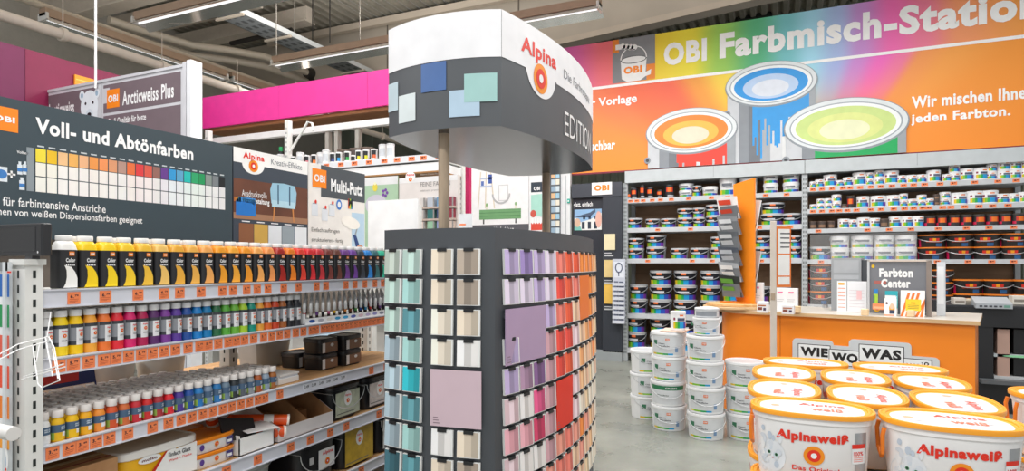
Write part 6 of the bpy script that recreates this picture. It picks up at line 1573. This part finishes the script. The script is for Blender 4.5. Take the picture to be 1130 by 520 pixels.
# ================================================================== paint mixing machine by the back rack
t = thing('mixing_machine', 'black paint mixing machine with grey control panel right of the counter', 'machine', (1.52, 7.55, 0), 0)
b = MB(); MK = M('202124', .4); b.box(0, 1.15, 0, .03, 0, 1.08, MK); b.m[-6:] = b.m[-6:]
b = MB()
b.box(0, .42, 0, .6, 0, 1.0, MK); b.box(1.02, 1.15, 0, .6, 0, 1.0, MK); b.box(.42, 1.02, .52, .6, 0, 1.0, M('3a3c40', .4)); b.box(.42, 1.02, 0, .6, 0, .34, MK); b.box(.0, 1.15, -.01, .6, .86, 1.06, MK); b.box(0, 1.15, -.0, .6, 1.06, 1.075, M('33353a', .4))
b.rect(.16, .96, .22, 1.0, -.011, M('f0c02a', .5)); b.rect(.1, .9, .2, .92, -.011, LGREY); b.build('cabinet', t)
b = MB(); b.box(.46, .56, .03, .5, .36, .84, M('b99a8c', .5)); b.box(.43, 1.0, .02, .5, .34, .37, M('c9ced0', .35)); b.box(.43, 1.0, .03, .5, .56, .59, M('c4ccd0', .4)); b.box(.60, .98, .06, .5, .6, .84, BLACK); b.box(.60, .98, .06, .5, .38, .55, BLACK); b.build('interior', t)
b = MB(); b.ell(.7, .574, .2, .012, .018, M('8fd6a4', .4)); b.build('green_spill', t)
b = MB(); b.rings([[(1.0, -.02, .34), (1.05, -.02, .34), (1.05, .02, .34), (1.0, .02, .34)], [(1.0, -.02, .86), (1.05, -.02, .86), (1.05, .02, .86), (1.0, .02, .86)]], M('dde1e4', .35)); b.rings([[(1.05, -.02, .33), (1.12, -.3, .33), (1.14, -.29, .33), (1.07, .0, .33)], [(1.05, -.02, .87), (1.12, -.3, .87), (1.14, -.29, .87), (1.07, .0, .87)]], M('e3e6e9', .35)); b.build('door', t)
b = MB(); b.rings([[(.26, -.06, 1.05), (.56, -.06, 1.05), (.56, .12, 1.076), (.26, .12, 1.076)], [(.26, -.06, 1.10), (.56, -.06, 1.10), (.56, .12, 1.16), (.26, .12, 1.16)]], M('aab0b6', .4))
for k in range(5): b.box(.29 + k * .04, .315 + k * .04, -.063, -.059, 1.065, 1.08, M('3a3d44', .4))
b.box(.49, .54, -.063, -.059, 1.062, 1.085, M('6a9a8a', .4)); b.build('control_panel', t)
b = MB(); b.box(.3, 1.02, -.1, .02, .3, .34, M('63676b', .35)); b.build('front_tray', t)
b = MB(); b.box(-.08, -.01, .02, .3, 0, 1.12, M('2c2e33', .45)); b.ell(-.045, .98, .01, .01, .0185, M('d8d8d8', .4), 10); b.build('side_column', t)
for k, (x, y, w, h, m, lab) in enumerate(((.15, .25, .16, .05, 'd9cdb8', 'flat beige box on top of the mixing machine'), (.1, .03, .1, .07, 'cfcac2', 'small pale box left of the control panel'), (.66, .3, .16, .09, 'e2dcd0', 'cream box right of the control panel'))):
    o = thing('small_box', lab, 'box', (1.52 + x, 7.55 + y, 1.076)); b = MB(); b.box(0, w, 0, .14, 0, h, M(m, .5), ch=.004); b.box(.01, w - .01, -.001, .0, h * .3, h * .6, M('8a8278', .5)); b.build('box_body', o)
# ================================================================== pallet of orange-lidded white buckets in the right foreground
t = thing('pallet', 'wooden pallet under the orange-lidded buckets', 'pallet', (-.12, 1.72, 0))
PW = wood('pallet_wood', (176, 142, 100), (204, 170, 126), .7, (2, 10, 10))
for k in range(5):
    b = MB(); b.box(k * .165, k * .165 + .12, 0, 1.24, .075, .095, PW); b.build('deck_board', t)
for k in range(3):
    b = MB(); b.box(0, .78, .0 + k * .56, .1 + k * .56, .0, .075, PW); b.build('bearer', t)
LID = M('faa62a', .32, 0, .03); LIDW2 = M('e6e3e4', .35)
def alpina_bucket():
    t = thing('oval_bucket', 'x', 'paint bucket'); h = .196; rx, ry = .154, .106; EXP = 2.5; n = 56
    b = MB(); W = M('f3f1f0', .35)
    b.lathe([(.86, 0), (.885, .004), (.975, h - .03), (1.0, h - .028), (1.0, h - .014)], n, W, sx=rx, sy=ry, ex=EXP)
    def f(x, z, o=.0012):
        k = (.885 + .09 * z / (h - .03)); a = min(.999, abs(x) / (rx * k)); return (x, -(ry * k * (1 - a ** EXP) ** (1 / EXP)) - o, z)
    def patch(x0, z0, x1, z1, m, o=.0012, nn=10):
        for k in range(nn): a = x0 + (x1 - x0) * k / nn; c = x0 + (x1 - x0) * (k + 1) / nn; b.face([f(a, z0, o), f(c, z0, o), f(c, z1, o), f(a, z1, o)], m)
    def disc(cx, cz, r_, rz, m, o, nn=28):
        for k in range(nn):
            a0, a1 = 2 * PI * k / nn, 2 * PI * (k + 1) / nn
            b.face([f(cx, cz, o), f(cx + r_ * math.cos(a0), cz + rz * math.sin(a0), o), f(cx + r_ * math.cos(a1), cz + rz * math.sin(a1), o)], m)
    patch(.104, .012, .132, .15, M('b4b6ba', .3, .5), .0008)
    b.wrap_text('Alpinaweiß', -.09, .112, .088, .146, lambda x, z: f(x, z, .0016), RED, .05)
    disc(.004, .082, .026, .026, ALPO, .0016); disc(.004, .082, .0165, .0165, RED, .002); disc(.004, .082, .0075, .0075, WHITE, .0024)
    b.wrap_text('Das Original', -.05, .034, .066, .051, lambda x, z: f(x, z, .0016), RED, .02)
    b.wrap_text('weißer als weiß', -.05, .014, .066, .024, lambda x, z: f(x, z, .0016), M('b4b4b8', .5), .01)
    # white cat picture at the left edge
    FUR = [M('e3e6ea', .6), M('d2dae2', .6), M('c0cbd8', .6), M('d6dbe2', .6), M('f0f0f0', .6)]
    random.seed(11)
    disc(-.102, .065, .036, .045, FUR[0], .0010)
    for k in range(26): disc(-.105 + random.uniform(-.024, .026), .07 + random.uniform(-.05, .07), random.uniform(.004, .008), random.uniform(.006, .015), FUR[k % 5], .0011 + k * .00002, 10)
    disc(-.108, .074, .004, .0048, M('3f8a5a', .4), .0018, 12); disc(-.09, .07, .004, .0048, M('3f8a5a', .4), .0018, 12); disc(-.099, .06, .0028, .002, M('d88a8a', .5), .0018, 10)
    disc(-.108, .074, .0018, .0036, BLACK, .002, 10); disc(-.09, .07, .0018, .0036, BLACK, .002, 10)
    # red and white badge
    patch(.096, .066, .128, .12, WHITE, .0016, 5); patch(.096, .108, .128, .12, RED, .002, 5); b.wrap_text('100%', .1, .088, .124, .1, lambda x, z: f(x, z, .0021), RED, .02)
    for k in range(3): patch(.1, .072 + k * .005, .124, .074 + k * .005, M('f08a80', .5), .002, 3)
    # printed rear side, same as the front but plain
    b.build('bucket_body', t)
    b = MB(); b.lathe([(1.0, h - .014), (1.04, h - .013), (1.045, h - .004), (1.035, h), (1.0, h), (.985, h - .0025), (.965, h - .0008), (.93, h - .0015), (.92, h - .005)], n, LID, sx=rx, sy=ry, ex=EXP, cap0=False, cap1=False)
    b.lathe([(.92, h - .005), (.87, h - .006)], n, LID, sx=rx, sy=ry, ex=EXP, cap0=False, topm=LIDW2)
    zl = h - .0058
    b.face([(.3 * rx + .062 * math.cos(2 * PI * k / 24), .02 + .045 * math.sin(2 * PI * k / 24), zl + .0004) for k in range(24)], M('d4d6da', .4)); b.face([(-.55 * rx + .035 * math.cos(2 * PI * k / 24), .0 + .035 * math.sin(2 * PI * k / 24), zl + .0004) for k in range(24)], M('cdd3da', .4))
    vs, fs_, _ = glyphs('Alpina', .03); b.raw([(-.03 + u * .12, .022 + v * .034, zl + .0008) for u, v in vs], fs_, M('e8503c', .4))
    vs, fs_, _ = glyphs('weiß', .03); b.raw([(-.0 + u * .08, -.03 + v * .034, zl + .0008) for u, v in vs], fs_, M('ee7858', .4))
    b.face([(-.6 * rx + .012 * math.cos(2 * PI * k / 16), .012 * math.sin(2 * PI * k / 16), zl + .0008) for k in range(16)], M('f4b08a', .4))
    b.build('lid', t)
    b = MB()
    pts = [(rx * 1.06 * math.cos(a), -ry * 1.0 * math.sin(a) * .0 - .0 + .0, 0) for a in ()]
    s_ = -1
    pts = [(s_ * rx * 1.0, -.045, h - .03), (s_ * rx * 1.03, -.046, h - .05), (s_ * rx * 1.02, -.035, h - .1), (s_ * rx * 1.0, .0, h - .118), (s_ * rx * 1.02, .035, h - .1), (s_ * rx * 1.03, .046, h - .05), (s_ * rx * 1.0, .045, h - .03)]
    b.tube(pts, .0055, M('f58220', .35), 8); b.build('handle', t)
    return Proto(t)
ab = alpina_bucket()
grid = [('front row, left', .074, 1.937, 0), ('front row, right', .402, 1.93, 0), ('second row, left', .004, 2.19, -90), ('second row, middle', .24, 2.19, -90), ('second row, right', .47, 2.19, -90), ('third row, left', .004, 2.52, -90), ('third row, middle', .24, 2.52, -90), ('third row, right', .47, 2.52, -90), ('rear row, left', .085, 2.81, 0), ('rear row, right', .42, 2.81, 0)]
LAY = ('bottom', 'fourth', 'third', 'second', 'top')
for lay in range(4, -1, -1):
    for nm, X, Y, rz in grid:
        ab.put((X, Y, .096 + lay * .2), R(rz) + (random.uniform(-.02, .02) if lay == 4 else 0), 'orange-lidded white bucket, %s, %s layer of the pallet' % (nm, LAY[lay]), 'orange-lidded buckets on the pallet')
t2 = thing('pallet', 'second wooden pallet at the right edge', 'pallet', (.66, 2.2, 0))
for k in range(4): b = MB(); b.box(k * .165, k * .165 + .12, 0, .5, .075, .095, PW); b.build('deck_board', t2)
for k in range(2): b = MB(); b.box(0, .62, k * .4, .1 + k * .4, 0, .075, PW); b.build('bearer', t2)
for lay in range(5): ab.put((.83, 2.44, .096 + lay * .2), R(0), 'orange-lidded white bucket cut by the right picture edge, %s layer' % LAY[lay], 'orange-lidded buckets on the second pallet')
# clear acrylic screen standing on the counter behind the sign
def cdeep(px, ly):
    dx, dy = ray(px); c, s = math.cos(CANG), math.sin(CANG)
    ox, oy = CP0.x - s * ly, CP0.y + c * ly
    k = (s * ox - c * oy) / (s * dx - c * dy); return ((k * dx - CP0.x) * c + (k * dy - CP0.y) * s), k
xa, ka = cdeep(894, .84); xb, kb = cdeep(1012, .84)
t = thing('acrylic_screen', 'tall clear acrylic screen standing on the counter behind the grey sign', 'screen', CW_(xa, .84, CT), CANG)
zt = EYE + (HY - 256) / F * kb - CT
b = MB(); b.box(0, xb - xa, 0, .006, .0, zt, M('f2f5f6', .08, alpha=.08)); b.build('pane', t)
for xx in (.12, xb - xa - .16):
    b = MB(); b.box(xx, xx + .04, -.03, .036, -.0, .03, SILVER); b.build('foot', t)
# ================================================================== light: ambient fill through the open sides, the shop's strip lamps and added fill lights
w = bpy.data.worlds.new('ambient_fill'); SC.world = w; w.use_nodes = True
w.node_tree.nodes['Background'].inputs['Color'].default_value = (.97, .98, 1, 1)
w.node_tree.nodes['Background'].inputs['Strength'].default_value = .66  # soft even fill added from every open side
def area(name, loc, sx, sy, power, rz=0, col=(1, .985, .96)):
    l = bpy.data.lights.new(name, 'AREA'); l.shape = 'RECTANGLE'; l.size = sx; l.size_y = sy; l.energy = power; l.color = col
    o = bpy.data.objects.new(name, l); C.objects.link(o); o.location = loc; o.rotation_euler = (0, 0, rz)
for (x, y, p) in ((-4.5, -.5, 300), (0, -.5, 300), (-.5, 2.2, 150), (-4.6, 3.9, 130), (-3.5, 2.4, 200), (.5, 5.0, 300), (-3.0, 5.75, 240), (1.2, 6.7, 170), (-2.6, 6.9, 180), (-6.5, 8.0, 200)):  # stand for lamps in and out of view, plus fill added for the pink fascia
    area('strip_and_fill_light', (x, y, 4.86), 3.0, .3, p * .36)
for (x, y, p) in ((-7.5, 6.0, 130), (-2.2, 7.9, 110), (-6.5, 8.3, 110), (1.0, 8.0, 70)):
    area('roof_fill_light', (x, y, 5.1), 2.6, .25, p); bpy.context.scene.collection.objects[-1].rotation_euler = (PI, 0, 0)  # upward fill added to brighten the roof deck, no fixtures of its own
cam = bpy.data.cameras.new('camera'); co = bpy.data.objects.new('camera', cam); C.objects.link(co)
co.location = (0, 0, EYE); co.rotation_euler = (R(90), 0, YAW)
cam.sensor_fit = 'HORIZONTAL'; cam.sensor_width = 36; cam.lens = F / 1130 * 36; cam.shift_y = (HY - 260) / 1130; cam.shift_x = 0
cam.clip_start = .02; cam.clip_end = 100
SC.camera = co
vs = SC.view_settings; SC.display_settings.display_device = 'sRGB'
vs.view_transform = 'Standard'; vs.look = 'None'; vs.gamma = 1; vs.exposure = 0.1; vs.use_curve_mapping = False
SC.cycles.use_denoising = True
SC.cycles.max_bounces = 6; SC.cycles.diffuse_bounces = 3; SC.cycles.glossy_bounces = 3; SC.cycles.transmission_bounces = 4; SC.cycles.caustics_reflective = False; SC.cycles.caustics_refractive = False
SC.cycles.sample_clamp_indirect = 4
